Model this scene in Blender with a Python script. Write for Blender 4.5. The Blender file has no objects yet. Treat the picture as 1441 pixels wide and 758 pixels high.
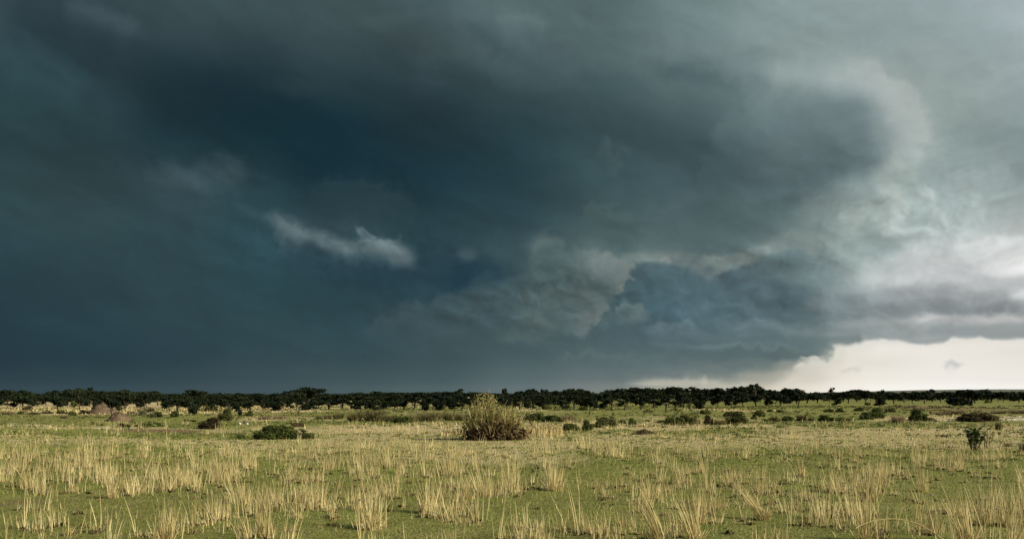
import bpy, math, random
import numpy as np
from mathutils import Vector
PI = math.pi
rng = np.random.default_rng(7)
random.seed(7)
SC = bpy.context.scene
COL = SC.collection

# ------------------------------------------------------------------ camera
F = 1130.0          # focal length in photograph pixels (1441 wide)
HZ = 555.0          # row of the horizon in the photograph
H = 2.0             # eye height
cam_d = bpy.data.cameras.new('camera')
cam_d.sensor_width = 36.0
cam_d.lens = F / 1441 * 36
cam_d.shift_y = (HZ - 379) / 1441
cam_d.clip_start = 0.1
cam_d.clip_end = 60000
cam = bpy.data.objects.new('camera', cam_d)
cam.location = (0, 0, H)
cam.rotation_euler = (PI / 2, 0, 0)
COL.objects.link(cam)
SC.camera = cam
SC.render.resolution_x, SC.render.resolution_y = 1024, 538
SC.view_settings.view_transform = 'Standard'
SC.view_settings.look = 'None'
SC.view_settings.exposure = 0.45
SC.view_settings.gamma = 1
SC.render.engine = 'CYCLES'

# ------------------------------------------------------------------ sun
SUN_AZ, SUN_EL = 113.0, 27.0        # azimuth clockwise from straight ahead
az, el = math.radians(SUN_AZ), math.radians(SUN_EL)
sdir = Vector((math.sin(az) * math.cos(el), math.cos(az) * math.cos(el), math.sin(el)))
sl = bpy.data.lights.new('sun', 'SUN')
sl.energy = 5.0
sl.angle = math.radians(0.53)
sl.color = (1.0, 0.89, 0.70)
sun = bpy.data.objects.new('sun', sl)
sun.rotation_euler = sdir.to_track_quat('Z', 'Y').to_euler()
sun.location = sdir * 100
COL.objects.link(sun)

# ------------------------------------------------------------------ sky
def lin(c):
    c = np.asarray(c, float) / 255
    return np.where(c <= 0.04045, c / 12.92, ((c + 0.055) / 1.055) ** 2.4)

SKY_Y = [0, 60, 120, 180, 240, 300, 340, 380, 420, 460, 500, 530, 548]
SKY = [
 [(54,73,78),(56,76,82),(58,76,80),(58,76,80),(66,84,88),(72,92,96),(84,104,106),(88,108,110),(104,124,124),(132,150,150),(142,158,158),(150,166,168),(160,174,177)],
 [(50,72,79),(46,64,71),(52,70,76),(48,65,71),(58,76,80),(62,80,84),(74,94,98),(84,104,106),(106,124,126),(126,144,142),(138,156,156),(148,164,164),(156,170,172)],
 [(42,67,72),(40,60,66),(32,52,60),(30,50,58),(38,58,64),(46,66,72),(56,76,80),(68,88,92),(84,104,106),(112,130,130),(146,162,160),(154,168,166),(148,162,164)],
 [(42,66,70),(40,63,68),(27,49,57),(20,45,53),(20,47,57),(34,54,61),(38,62,68),(52,74,78),(68,88,92),(92,113,117),(120,137,137),(148,164,160),(136,152,152)],
 [(46,70,74),(48,70,74),(52,75,82),(38,62,70),(22,49,60),(28,54,64),(36,60,68),(52,74,78),(64,86,90),(78,98,102),(132,148,146),(146,162,160),(140,156,156)],
 [(46,70,74),(50,72,76),(46,70,76),(44,70,78),(44,66,72),(38,62,70),(42,66,74),(58,80,83),(70,92,96),(86,108,108),(146,162,158),(158,174,172),(158,169,166)],
 [(44,68,76),(46,70,76),(46,70,76),(46,74,82),(50,74,80),(44,70,78),(54,78,84),(72,92,93),(80,100,99),(110,128,125),(146,164,160),(174,182,181),(184,188,186)],
 [(42,66,74),(44,68,74),(46,70,76),(46,74,82),(42,68,78),(40,64,76),(60,83,88),(80,98,98),(66,92,102),(76,98,106),(138,155,154),(192,195,195),(208,210,208)],
 [(40,62,70),(42,64,72),(46,70,76),(46,74,82),(46,72,80),(54,78,84),(70,91,95),(80,99,100),(64,94,106),(70,94,104),(108,126,128),(160,164,166),(178,180,180)],
 [(38,60,70),(40,64,72),(46,68,76),(48,74,80),(50,76,84),(58,80,86),(70,91,95),(74,95,99),(76,100,108),(82,104,110),(116,130,132),(150,156,158),(162,166,165)],
 [(37,57,67),(38,60,68),(42,64,72),(48,72,78),(52,76,82),(62,84,88),(72,94,98),(80,100,104),(82,102,106),(94,112,112),(200,200,190),(236,231,222),(234,230,222)],
 [(46,66,75),(48,69,77),(51,72,79),(58,78,83),(64,84,88),(70,90,94),(88,106,108),(100,115,116),(122,132,128),(150,152,142),(238,232,218),(240,236,228),(238,234,226)],
 [(54,72,81),(57,76,84),(60,79,85),(66,84,90),(74,91,95),(82,99,102),(100,115,118),(124,132,129),(176,175,161),(212,206,188),(250,246,236),(250,248,242),(248,246,240)],
]
SKYA = np.array(SKY, float)
def sky_at(X, Y):
    """cloud colour authored on a coarse grid of directions, smoothly interpolated"""
    X = min(max(X / 120.0, 0), 11.999); Y = min(max(Y, 0), 547.9)
    i = int(X); fx = X - i; fx = fx * fx * (3 - 2 * fx) * .5 + fx * .5
    j = max(k for k in range(len(SKY_Y)) if SKY_Y[k] <= Y); j = min(j, len(SKY_Y) - 2)
    fy = (Y - SKY_Y[j]) / (SKY_Y[j + 1] - SKY_Y[j]); fy = min(fy, 1)
    a = SKYA[j, i] * (1 - fx) + SKYA[j, i + 1] * fx
    b = SKYA[j + 1, i] * (1 - fx) + SKYA[j + 1, i + 1] * fx
    return a * (1 - fy) + b * fy

# The cloud field: a picture of the storm over directions (azimuth, elevation), computed here, not loaded
SW, SH_ = 1640, 640
A0, A1, E0, E1 = -46.0, 46.0, -1.0, 34.0            # degrees covered
_tab = np.random.default_rng(99).random((256, 256)).astype(np.float32)
def tnoise(x, y, seed):
    x = x + seed * 17.31; y = y + seed * 9.77
    xi = np.floor(x).astype(np.int32); yi = np.floor(y).astype(np.int32)
    fx = (x - xi).astype(np.float32); fy = (y - yi).astype(np.float32)
    fx = fx * fx * fx * (fx * (fx * 6 - 15) + 10); fy = fy * fy * fy * (fy * (fy * 6 - 15) + 10)
    x0, x1, y0, y1 = xi & 255, (xi + 1) & 255, yi & 255, (yi + 1) & 255
    a = _tab[y0, x0] * (1 - fx) + _tab[y0, x1] * fx; b = _tab[y1, x0] * (1 - fx) + _tab[y1, x1] * fx
    return a * (1 - fy) + b * fy
def tfbm(x, y, seed, o=5, g=.5, billow=False):
    s = 0; w = 1.0; t = 0
    for i in range(o):
        c_, s_ = math.cos(.6 * i), math.sin(.6 * i); f = 2.03 ** i
        n_ = tnoise((x * c_ - y * s_) * f, (x * s_ + y * c_) * f, seed + i)
        if billow: n_ = np.abs(n_ * 2 - 1) * 1.6
        s = s + n_ * w; t += w; w *= g
    return s / t                      # 0..1, mean about .5
aa_, ee_ = np.meshgrid(np.radians(np.linspace(A0, A1, SW)), np.radians(np.linspace(E0, E1, SH_)))
GA = (aa_ * F).astype(np.float32); GE = (ee_ * F).astype(np.float32)
def wf(sc, amp, ay, seed, o, g, st=1.5, billow=False):
    return ((tfbm(GA / sc, GE * st / sc, seed, o, g, billow) - .5) * amp, (tfbm(GA / sc, GE * st / sc, seed + 40, o, g, billow) - .5) * ay)
ws = wf(210, 150, 80, 1, 4, .5, 1.8)
wm = wf(120, 105, 65, 2, 6, .55)
wr = wf(70, 70, 55, 3, 7, .60, 1.2)
WP = {'s': ws, 'm': (wm[0] * .75 + wr[0] * .3, wm[1] * .75 + wr[1] * .3), 'r': (wr[0] + wm[0] * .4, wr[1] + wm[1] * .4)}
# base colours from the grid
gx_ = np.clip((720.5 + F * np.tan(np.clip(aa_ + ws[0] * .35 / F, -.8, .8))) / 120.0, 0, 11.999)
gy_ = np.clip(HZ - F * np.tan(np.clip(ee_ + ws[1] * .30 / F * np.clip(GE / 60, 0, 1), 0, .6)) / np.cos(aa_), -60, 547.9)
gy_ = np.maximum(gy_, 0)
iy_ = np.clip(np.searchsorted(SKY_Y, gy_, 'right') - 1, 0, len(SKY_Y) - 2); ix_ = gx_.astype(int)
fx_ = gx_ - ix_; fx_ = (fx_ * fx_ * (3 - 2 * fx_))[..., None]
yy_ = np.array(SKY_Y, float); fy_ = ((gy_ - yy_[iy_]) / (yy_[iy_ + 1] - yy_[iy_])); fy_ = (fy_ * fy_ * (3 - 2 * fy_))[..., None]
IMG = ((SKYA[iy_, ix_] * (1 - fx_) + SKYA[iy_, ix_ + 1] * fx_) * (1 - fy_) + (SKYA[iy_ + 1, ix_] * (1 - fx_) + SKYA[iy_ + 1, ix_ + 1] * fx_) * fy_).astype(np.float32)
# big smoothing so that the grid leaves no kinks
def blur(im, k):
    for ax in (0, 1):
        for _ in range(2):
            p = np.concatenate([np.repeat(im.take([0], ax), k, ax), im, np.repeat(im.take([-1], ax), k + 1, ax)], ax)
            cs = np.cumsum(p, ax, dtype=np.float64); nn = im.shape[ax]; w_ = 2 * k + 1
            im = ((cs.take(range(w_, w_ + nn), ax) - cs.take(range(0, nn), ax)) / w_).astype(np.float32)
    return im
low = np.clip((GE - 10) / 60, 0, 1)[..., None]
IMG = IMG * (1 - low) + blur(IMG, 16) * low
def to_ae(x, y):
    a = math.atan((x - 720.5) / F); e = math.atan((HZ - y) / F * math.cos(a))
    return a * F, e * F
def blob(x, y, rx, ry, ang, col, op=.7, inner=.2, w='m', wa=1.0):
    """one cloud mass: an ellipse of directions, its outline broken by the noise"""
    a, e = to_ae(x, y); ca = math.cos(a / F); sx_, sy_ = rx * ca * (.35 + .65 * ca), ry * ca
    wx, wy = WP[w]
    m_ = max(sx_, sy_) + 60
    j0, j1 = np.searchsorted(GA[0], [a - m_, a + m_]); i0, i1 = np.searchsorted(GE[:, 0], [e - m_, e + m_])
    if j1 <= j0 or i1 <= i0: return
    sl_ = (slice(i0, i1), slice(j0, j1))
    # the warp may not shift a small cloud off its place: limit it by the size of the cloud
    kk = wa * min(1.0, (min(sx_, sy_) * 2.2 + 12) / 75)
    u = GA[sl_] - a + wx[sl_] * kk; v = GE[sl_] - e + wy[sl_] * kk
    t = math.radians(ang); cu = (u * math.cos(t) - v * math.sin(t)) / sx_; cv = (u * math.sin(t) + v * math.cos(t)) / sy_
    d = np.sqrt(cu * cu + cv * cv)
    f = np.clip((1 - d) / (1 - inner), 0, 1); f = (f * f * (3 - 2 * f) * op)[..., None]
    IMG[sl_] = IMG[sl_] * (1 - f) + np.array(col, np.float32) * f
rimx = (tfbm(GA / 26, GE / 26, 61, 5, .5, True) - .5) * 15 + (tfbm(GA / 60, GE / 60, 62, 4, .55) - .5) * 26
rimy = (tfbm(GA / 26, GE / 26, 63, 5, .5, True) - .5) * 13 + (tfbm(GA / 60, GE / 60, 64, 4, .55) - .5) * 20
def rim(pts, col, op=.7, fall=30, sharp=3, side=1, rag=1.0, taper=.18):
    """one edge of a cloud: colour laid along a line of directions, crisp on one side, fading away on the
    other. side=1 paints to the right of the line as it is walked (in the picture), -1 to the left"""
    q = np.array([to_ae(x, y) for x, y in pts])
    m_ = fall * 3 + 30
    j0, j1 = np.searchsorted(GA[0], [q[:, 0].min() - m_, q[:, 0].max() + m_]); i0, i1 = np.searchsorted(GE[:, 0], [q[:, 1].min() - m_, q[:, 1].max() + m_])
    sl_ = (slice(i0, i1), slice(j0, j1))
    u = GA[sl_] + rimx[sl_] * rag; v = GE[sl_] + rimy[sl_] * rag
    best = np.full(u.shape, 1e9, np.float32); sgn = np.zeros_like(best); par = np.zeros_like(best)
    sl2 = np.hypot(*(q[1:] - q[:-1]).T); cum = np.concatenate([[0], np.cumsum(sl2)]); tot = cum[-1]
    for k in range(len(q) - 1):
        d_ = q[k + 1] - q[k]; L2 = (d_ ** 2).sum()
        t0 = ((u - q[k, 0]) * d_[0] + (v - q[k, 1]) * d_[1]) / L2
        t = np.clip(t0, 0, 1); dx = u - q[k, 0] - t * d_[0]; dy = v - q[k, 1] - t * d_[1]
        D = np.hypot(dx, dy); cr = d_[0] * dy - d_[1] * dx
        b = D < best - 1e-4
        best = np.where(b, D, best); sgn = np.where(b, -np.sign(cr), sgn); par = np.where(b, (cum[k] + t * sl2[k]) / tot, par)
    sd = best * sgn * side
    f = np.where(sd > 0, np.exp(-(np.maximum(sd, 0) / fall) ** 1.3), np.clip(1 + sd / (sharp * 2.4), 0, 1) ** 1.6)
    endf = np.clip(par / taper, 0, 1) * np.clip((1 - par) / taper, 0, 1)
    f = (f * endf * op)[..., None]
    IMG[sl_] = IMG[sl_] * (1 - f) + np.array(col, np.float32) * f
# left and top
blob(60,72,95,13,35,(58,86,92),.35,.1,'m')
blob(160,24,85,20,16,(74,92,99),.5,.0,'m')
blob(300,145,190,45,12,(25,46,56),.55,.0,'s')
blob(430,200,150,50,8,(20,44,53),.5,.0,'s')
blob(560,250,120,40,20,(25,50,59),.4,.0,'m')
blob(100,130,60,40,30,(42,66,72),.4,.0,'s')
blob(262,252,70,24,0,(62,84,92),.6,.2,'r')
blob(330,242,42,17,-10,(66,86,92),.5,.1,'r')
blob(250,290,90,30,0,(50,74,80),.5,.0,'s')
blob(540,30,70,16,-15,(80,98,102),.4,.0,'m')
blob(650,20,60,18,0,(90,108,112),.4,.0,'m')
blob(720,30,40,16,30,(96,114,117),.45,.0,'r')
blob(700,62,80,14,25,(56,76,82),.5,.0,'m')
blob(840,20,60,18,10,(82,100,102),.4,.0,'m')
blob(620,110,60,14,0,(54,74,80),.4,.0,'m')
blob(420,120,90,16,-5,(46,66,72),.4,.0,'m')
blob(960,105,80,16,14,(62,82,86),.6,.0,'m')
blob(910,92,44,18,10,(90,108,108),.45,.0,'m')
blob(1010,75,50,14,25,(118,136,136),.4,.0,'m')
blob(985,205,60,20,40,(60,80,86),.35,.0,'m')
blob(840,120,90,30,0,(52,78,82),.4,.0,'s')
blob(900,180,110,40,10,(54,76,80),.45,.0,'s')
blob(880,215,24,12,45,(72,92,95),.4,.0,'r')
blob(1070,110,60,40,30,(84,104,108),.45,.0,'m')
# the great curl at the right
blob(1150,60,140,22,-3,(128,144,143),.5,.0,'m')
blob(1120,108,120,24,10,(140,155,153),.55,.0,'m')
blob(1212,180,108,104,-10,(166,178,176),.85,.6,'m',.5)
blob(1245,265,75,50,-40,(164,178,172),.65,.3,'m')
blob(1158,200,112,92,10,(98,117,121),.95,.35,'m',.5)
blob(1110,250,90,60,0,(84,104,108),.8,.2,'s')
blob(1190,170,60,44,20,(108,126,129),.5,.0,'m')
blob(1205,232,50,26,-20,(106,124,126),.6,.0,'m')
blob(1400,196,110,22,-4,(132,149,149),.65,.1,'m')
blob(1380,240,80,14,6,(138,154,156),.5,.0,'m')
blob(1380,130,90,20,-5,(160,174,172),.4,.0,'m')
blob(1360,60,110,26,8,(146,162,164),.5,.0,'s')
blob(1150,310,130,40,-18,(120,138,136),.5,.1,'m')
blob(1040,310,120,44,5,(74,95,99),.6,.1,'s')
blob(1210,300,70,34,-25,(166,179,174),.6,.1,'m')
blob(1285,300,46,26,20,(142,160,158),.6,.1,'r')
blob(1300,270,34,12,55,(182,194,190),.45,.0,'m')
blob(1262,318,60,10,-30,(184,194,190),.4,.0,'m')
blob(1335,290,50,34,10,(164,180,178),.5,.1,'m')
blob(1348,330,14,52,-28,(190,200,197),.45,.1,'m')
blob(1400,300,60,26,0,(158,170,168),.5,.0,'m')
blob(1240,345,60,20,0,(146,164,162),.6,.1,'m')
blob(1245,384,86,34,10,(192,204,202),.6,.0,'m')
blob(1330,385,110,30,0,(194,196,197),.6,.1,'m')
# bright cloud bank at the right edge and the shaded bands under it
blob(1410,345,50,10,0,(202,204,202),.6,.1,'m')
blob(1452,372,56,13,-6,(248,248,247),.85,.1,'m')
blob(1448,412,30,12,0,(244,244,242),.7,.2,'m')
blob(1300,412,120,22,2,(156,162,164),.7,.1,'m')
blob(1270,430,130,13,0,(134,143,145),.8,.2,'m')
blob(1385,432,62,9,0,(142,147,148),.8,.2,'m')
blob(1290,450,90,8,-5,(186,190,188),.6,.1,'r')
blob(1400,446,60,9,3,(206,206,203),.7,.1,'r')
blob(1400,449,70,14,0,(186,189,187),.6,.1,'m')
blob(1290,464,128,14,0,(140,149,150),.85,.3,'m')
blob(1425,464,80,15,0,(156,162,162),.85,.4,'m')
blob(1160,462,90,16,-10,(130,141,142),.6,.1,'m')
blob(1330,486,130,14,0,(234,229,220),.7,.3,'m')
blob(1305,480,60,7,0,(172,177,173),.8,.3,'m')
blob(1345,476,14,7,-30,(226,222,212),.7,.2,'r')
# lit wisp in the dark left half
blob(470,378,130,24,14,(36,62,73),.6,.1,'m')
blob(670,386,84,26,-6,(28,57,70),.75,.2,'m')
blob(410,326,46,18,32,(110,126,129),.7,.1,'m')
blob(470,348,60,15,16,(106,123,126),.65,.15,'m')
blob(548,358,46,22,8,(112,128,130),.6,.1,'m')
blob(515,330,20,7,40,(92,110,114),.6,.1,'r')
blob(664,361,24,13,0,(84,102,107),.6,.0,'m')
# broken cloud mass in the centre
blob(690,445,120,38,-16,(68,89,94),.8,.35,'m')
blob(560,455,60,14,-20,(60,82,88),.55,.2,'r')
blob(768,352,30,30,0,(90,106,106),.5,.0,'m')
blob(790,420,80,58,8,(84,102,102),.6,.1,'m')
blob(845,378,46,40,0,(98,113,112),.6,.1,'m')
blob(830,452,20,26,20,(96,111,110),.6,.2,'r')
blob(770,450,50,26,0,(92,107,106),.5,.2,'m')
blob(800,385,20,18,0,(78,96,96),.5,.0,'r')
# blue pocket below the shelf
blob(985,420,140,54,4,(80,103,110),.45,.0,'m')
blob(905,392,34,14,4,(62,89,99),.5,.1,'m')
blob(1095,388,86,38,6,(98,117,121),.55,.1,'m')
blob(1010,440,90,16,12,(74,98,108),.6,.1,'m')
blob(1090,415,60,10,8,(100,120,126),.35,.1,'r')
blob(1150,395,60,30,10,(118,136,138),.6,.1,'m')
blob(1120,430,110,34,10,(88,109,115),.6,.2,'m')
blob(868,430,22,20,0,(52,84,96),.7,.2,'r')
blob(884,441,30,15,8,(96,114,116),.85,.35,'m')
blob(962,462,40,16,20,(92,114,121),.6,.1,'r')
blob(915,465,22,9,0,(94,115,121),.6,.1,'r')
blob(1000,485,120,7,3,(98,119,124),.55,.1,'m')
blob(1060,478,90,12,0,(82,103,108),.6,.1,'m')
blob(930,366,90,11,2,(124,138,132),.6,.1,'m')
blob(1000,376,40,14,-14,(140,152,144),.85,.2,'r')
blob(1055,360,60,15,-14,(140,152,145),.8,.25,'r')
blob(1130,343,70,18,-4,(142,156,150),.7,.2,'r')
blob(1008,384,12,7,-30,(170,176,166),.8,.2,'r')
# ragged foot of the storm cloud by the clear strip
blob(1065,498,130,18,2,(96,114,116),.75,.3,'m')
blob(1130,486,62,13,0,(92,110,112),.8,.4,'r')
blob(1040,519,110,14,0,(112,127,124),.8,.2,'m')
blob(1070,543,50,7,-4,(190,184,168),.6,.1,'m')
blob(960,536,100,6,0,(172,171,158),.6,.1,'m')
blob(1110,518,40,9,0,(150,153,144),.7,.2,'r')
blob(1160,503,26,8,-20,(218,212,198),.8,.2,'r')
blob(1265,508,110,16,0,(238,231,219),.85,.3,'s')
blob(1338,513,20,5,4,(194,195,191),.8,.2,'r')
blob(1195,516,24,4,0,(212,208,198),.7,.1,'r')
blob(985,532,7,10,0,(205,199,184),.6,.1,'r')
blob(920,540,60,4,0,(196,191,175),.5,.1,'m')

# crisp cloud edges
RIM = rim
rim([(0,36),(40,50),(75,78),(105,98),(140,122)],(52,82,88),.45,70,6,1,.6)
rim([(0,30),(50,50),(85,78),(115,98),(150,120)],(38,56,64),.45,60,20,-1,.6)
rim([(180,246),(215,238),(245,228),(262,234),(290,233),(315,222),(345,230),(372,248)],(68,89,95),.5,44,7,1,.8)
rim([(180,240),(215,232),(245,223),(290,226),(315,218),(345,226),(400,250)],(28,52,60),.35,40,10,-1,.8)
rim([(372,314),(392,304),(415,317),(445,334),(478,345),(505,345),(530,338),(560,340),(590,356)],(118,134,136),.7,20,5,1,1,.2)
rim([(372,306),(392,298),(420,315),(450,330),(478,340),(505,341),(530,334)],(38,62,70),.35,26,9,-1,.8)
rim([(500,320),(512,322),(528,336)],(110,128,131),.6,6,2,1,.8)
rim([(390,335),(440,355),(500,372),(560,385),(600,385)],(34,60,71),.55,34,8,1,.8)
rim([(545,434),(565,430),(600,425),(640,412),(665,397),(682,384),(705,372)],(68,90,95),.5,60,5,1,.8)
rim([(540,430),(600,420),(640,407),(664,392),(680,378),(700,370)],(34,61,73),.4,30,5,-1,.8)
rim([(520,462),(535,452),(560,450),(590,440)],(66,88,93),.5,26,4,1,1)
# lumps of the central mass
rim([(742,398),(746,360),(760,345),(785,344),(795,362),(792,392)],(98,112,110),.45,26,7,1,1,.3)
rim([(800,352),(830,352),(860,362),(884,364),(886,392),(872,412),(850,416)],(106,120,118),.7,34,3,1,.8,.12)
rim([(795,395),(815,402),(842,412),(850,430),(840,452),(826,470),(812,462),(796,468)],(101,115,114),.7,34,3,1,.8,.15)
rim([(808,380),(826,386),(832,398)],(80,98,98),.6,16,5,1,1)
rim([(700,470),(730,476),(765,470),(785,462)],(88,104,103),.6,30,4,-1,1)
rim([(720,420),(740,408),(770,404),(800,412)],(90,107,107),.5,34,5,1,1)
rim([(890,368),(892,395),(876,418),(856,424),(850,445),(838,462),(828,478)],(62,89,98),.45,22,4,-1,.8)
rim([(856,434),(874,426),(895,431),(909,446)],(106,122,122),.8,14,3,1,.7)
rim([(914,466),(936,456),(950,458),(965,450),(988,466)],(100,120,126),.75,14,3,1,.8)
# shelf
SHELF = [(872,363),(930,369),(972,376),(990,384),(1002,390),(1010,380),(1035,372),(1062,366),(1085,352),(1108,346),(1130,350),(1152,358),(1185,350)]
rim(SHELF,(84,106,112),.35,34,5,1,.45)
rim(SHELF,(140,151,146),.65,10,3,-1,.45,.12)
rim(SHELF,(110,127,126),.45,40,5,-1,.45,.12)
rim([(925,372),(935,366),(942,374)],(140,150,144),.6,5,2,1,.5)
rim([(1100,358),(1118,352),(1135,362)],(92,112,117),.35,24,6,1,.8)
rim([(1165,350),(1180,338),(1205,345),(1230,352)],(150,166,161),.6,30,4,1,.9)
# curl
rim([(1040,150),(1110,104),(1180,92),(1235,98)],(158,172,168),.4,40,26,1,1,.4)
rim([(1180,72),(1235,96),(1275,122),(1300,156),(1308,188),(1300,210),(1290,228),(1278,252)],(178,187,184),.7,26,4,1,.6,.38)
rim([(1230,84),(1285,120),(1312,156),(1320,196),(1310,222)],(142,158,155),.45,60,5,-1,.7,.2)
rim([(1296,200),(1306,206),(1300,216)],(130,146,143),.5,6,3,1,.7)
rim([(1238,280),(1256,270),(1272,284),(1278,300),(1268,318),(1245,330)],(188,197,192),.6,22,3,1,.9)
rim([(1282,285),(1290,305),(1278,325)],(138,156,153),.7,24,3,-1,.9)
rim([(1295,256),(1318,280),(1334,308),(1338,330)],(190,200,196),.6,18,3,1,.7)
rim([(1350,250),(1376,275),(1384,305),(1372,330)],(174,187,184),.5,24,3,1,.9)
rim([(1240,328),(1290,322),(1340,330)],(186,198,195),.5,12,3,-1,.8)
rim([(1175,300),(1200,290),(1230,300)],(172,184,180),.4,30,5,1,1)
rim([(1322,186),(1360,178),(1441,184)],(128,146,146),.5,24,5,1,.9)
rim([(1330,252),(1380,240),(1441,236)],(166,178,176),.45,16,3,1,.9)
# banks at the right
rim([(1330,352),(1380,346),(1420,338),(1460,332)],(212,215,213),.5,16,5,1,1)
rim([(1395,378),(1420,372),(1441,362),(1480,350)],(240,240,239),.6,12,6,-1,.9)
rim([(1130,424),(1200,438),(1270,442),(1330,438),(1352,442),(1400,436),(1470,436)],(134,143,145),.85,22,3,-1,.3,.1)
rim([(1270,444),(1320,441),(1352,446),(1400,438),(1470,440)],(208,208,204),.6,8,4,1,.8,.2)
rim([(1150,470),(1200,474),(1262,475),(1290,482),(1318,480),(1345,471),(1400,474),(1480,472)],(146,155,156),.85,18,3,-1,.3,.08)
rim([(1180,482),(1262,477),(1290,484),(1318,483),(1345,474),(1400,477),(1480,475)],(236,231,222),.85,40,2,1,.3,.05)
rim([(1222,462),(1280,456),(1330,452)],(172,178,177),.5,8,3,1,.8)
rim([(1010,462),(1100,458),(1180,446),(1230,452)],(112,129,132),.5,14,4,1,.9)
rim([(960,486),(1020,482),(1080,488),(1150,478)],(112,131,134),.5,5,2,1,.7)
rim([(1000,494),(1060,490),(1130,494)],(78,98,102),.5,12,3,1,.8)
# foot of the storm against the clear strip
rim([(1215,474),(1190,480),(1176,483),(1168,497),(1145,502),(1128,514),(1105,530),(1080,542)],(234,227,212),.75,46,3,-1,.5,.22)
rim([(1215,474),(1190,478),(1174,482),(1168,496),(1140,500),(1132,512)],(102,117,116),.7,26,3,1,.4,.06)
rim([(1080,503),(1130,503),(1168,498)],(88,104,105),.7,12,3,-1,.6)
rim([(1130,506),(1150,503),(1160,508)],(216,212,200),.6,5,2,1,.6)
rim([(1325,516),(1338,506),(1355,516)],(196,197,193),.7,5,2,1,.25)
rim([(1178,518),(1200,514),(1218,518)],(206,203,194),.7,4,2,1,.5)
blob(1095,532,40,16,-20,(168,168,154),.7,.1,'m')
rim([(880,540),(940,534),(985,538),(1040,541),(1085,545)],(196,191,174),.55,12,4,1,.5)
# soft folds over the upper storm
rim([(560,90),(640,70),(720,66),(800,78),(870,70)],(86,104,108),.25,34,20,-1,1.4)
rim([(940,84),(980,95),(1030,112),(1080,140)],(118,136,136),.35,30,14,-1,1)
rim([(940,90),(980,100),(1030,118),(1080,146)],(66,86,92),.35,28,14,1,1)
rim([(850,200),(868,215),(880,240)],(74,94,97),.45,22,3,1,1)
rim([(960,210),(978,222),(985,260)],(58,78,84),.5,30,4,1,1)
rim([(1000,180),(1040,165),(1090,172)],(112,130,132),.35,26,6,1,1)
rim([(820,300),(870,290),(900,300)],(84,103,102),.4,30,5,1,1.2)
rim([(440,262),(500,256),(560,262),(600,285)],(60,82,88),.35,40,6,1,1.2)
rim([(700,20),(740,14),(775,40)],(104,122,124),.4,20,4,1,1)
rim([(90,0),(150,14),(200,36)],(76,95,101),.4,18,6,1,1)

blob(1090,235,50,20,20,(96,115,119),.4,.0,'r')
blob(1040,270,40,24,30,(88,108,112),.4,.0,'r')
blob(960,290,50,20,-20,(84,104,107),.4,.0,'r')
blob(1120,190,30,14,10,(92,111,116),.4,.0,'r')
blob(880,270,40,30,30,(60,81,86),.35,.0,'r')
blob(780,260,60,30,20,(46,68,74),.35,.0,'r')
blob(1380,210,60,10,-8,(150,165,163),.4,.0,'r')
blob(1420,100,60,12,-4,(166,179,178),.4,.0,'r')

for _k, (y_, x0_, x1_) in enumerate(((432,930,1180),(452,960,1210),(470,900,1120),(482,1040,1190),(510,880,1120),(522,820,1080),(497,760,960))):
    rim([(x0_, y_ + 5), ((x0_ * 2 + x1_) / 3, y_ - 2), ((x0_ + x1_ * 2) / 3, y_ + 3), (x1_, y_ - 6)], (112, 129, 131) if _k < 4 else (116, 128, 126), .34, 7, 3, 1, 1.1, .3)
    rim([(x0_, y_ + 5), ((x0_ * 2 + x1_) / 3, y_ - 2), ((x0_ + x1_ * 2) / 3, y_ + 3), (x1_, y_ - 6)], (74, 97, 104) if _k < 4 else (84, 103, 106), .30, 10, 3, -1, 1.1, .3)
blob(1215,405,60,14,-6,(170,180,180),.5,.0,'r')
blob(1180,425,70,12,-8,(120,136,138),.5,.0,'m')
blob(1350,400,50,10,4,(176,180,182),.5,.0,'r')
rim([(1190,395),(1230,372),(1290,362),(1350,370)],(204,211,209),.35,22,8,1,1.2)
rim([(1110,300),(1150,276),(1200,262),(1240,262)],(150,166,162),.35,34,12,1,1)
blob(1165,198,106,88,8,(102,121,124),.6,.0,'m',.7)
blob(1195,175,55,34,10,(112,130,133),.4,.0,'m',.6)
blob(1205,225,44,22,-25,(100,119,122),.35,.0,'m',.6)
blob(1235,190,26,50,0,(136,152,151),.4,.0,'m',.6)
rim([(1225,120),(1262,140),(1290,170),(1298,200),(1282,232)],(176,186,183),.6,22,16,1,.6,.3)

blob(1205,428,85,24,-4,(130,143,146),.6,.1,'m')
blob(1215,452,60,12,-2,(168,174,174),.5,.1,'m')
blob(1210,466,60,9,-2,(138,149,151),.6,.2,'m')
blob(1125,538,60,16,-8,(214,208,193),.7,.0,'m')
blob(1080,532,70,14,-6,(166,166,153),.5,.0,'m')
blob(450,345,90,34,14,(66,86,92),.35,.0,'m')
blob(565,366,40,20,6,(98,115,119),.5,.0,'m')
blob(350,300,40,10,20,(62,82,88),.4,.0,'r')

blob(1310,380,120,22,0,(196,199,199),.6,.1,'m')
blob(1390,395,60,14,0,(190,192,193),.5,.0,'m')
rim([(830,356),(862,362),(884,366),(886,392),(872,412),(850,416)],(118,128,124),.55,22,2,1,.7,.2)
rim([(842,418),(850,432),(840,452),(827,470)],(110,122,119),.5,18,2,1,.8,.2)
rim([(1180,452),(1240,446),(1290,450)],(150,159,160),.4,10,4,1,.8)

blob(985,412,150,44,4,(86,107,114),.4,.0,'m')
blob(900,385,30,14,0,(82,103,108),.4,.0,'r')
blob(1110,385,70,26,6,(102,121,124),.35,.0,'m')
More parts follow.
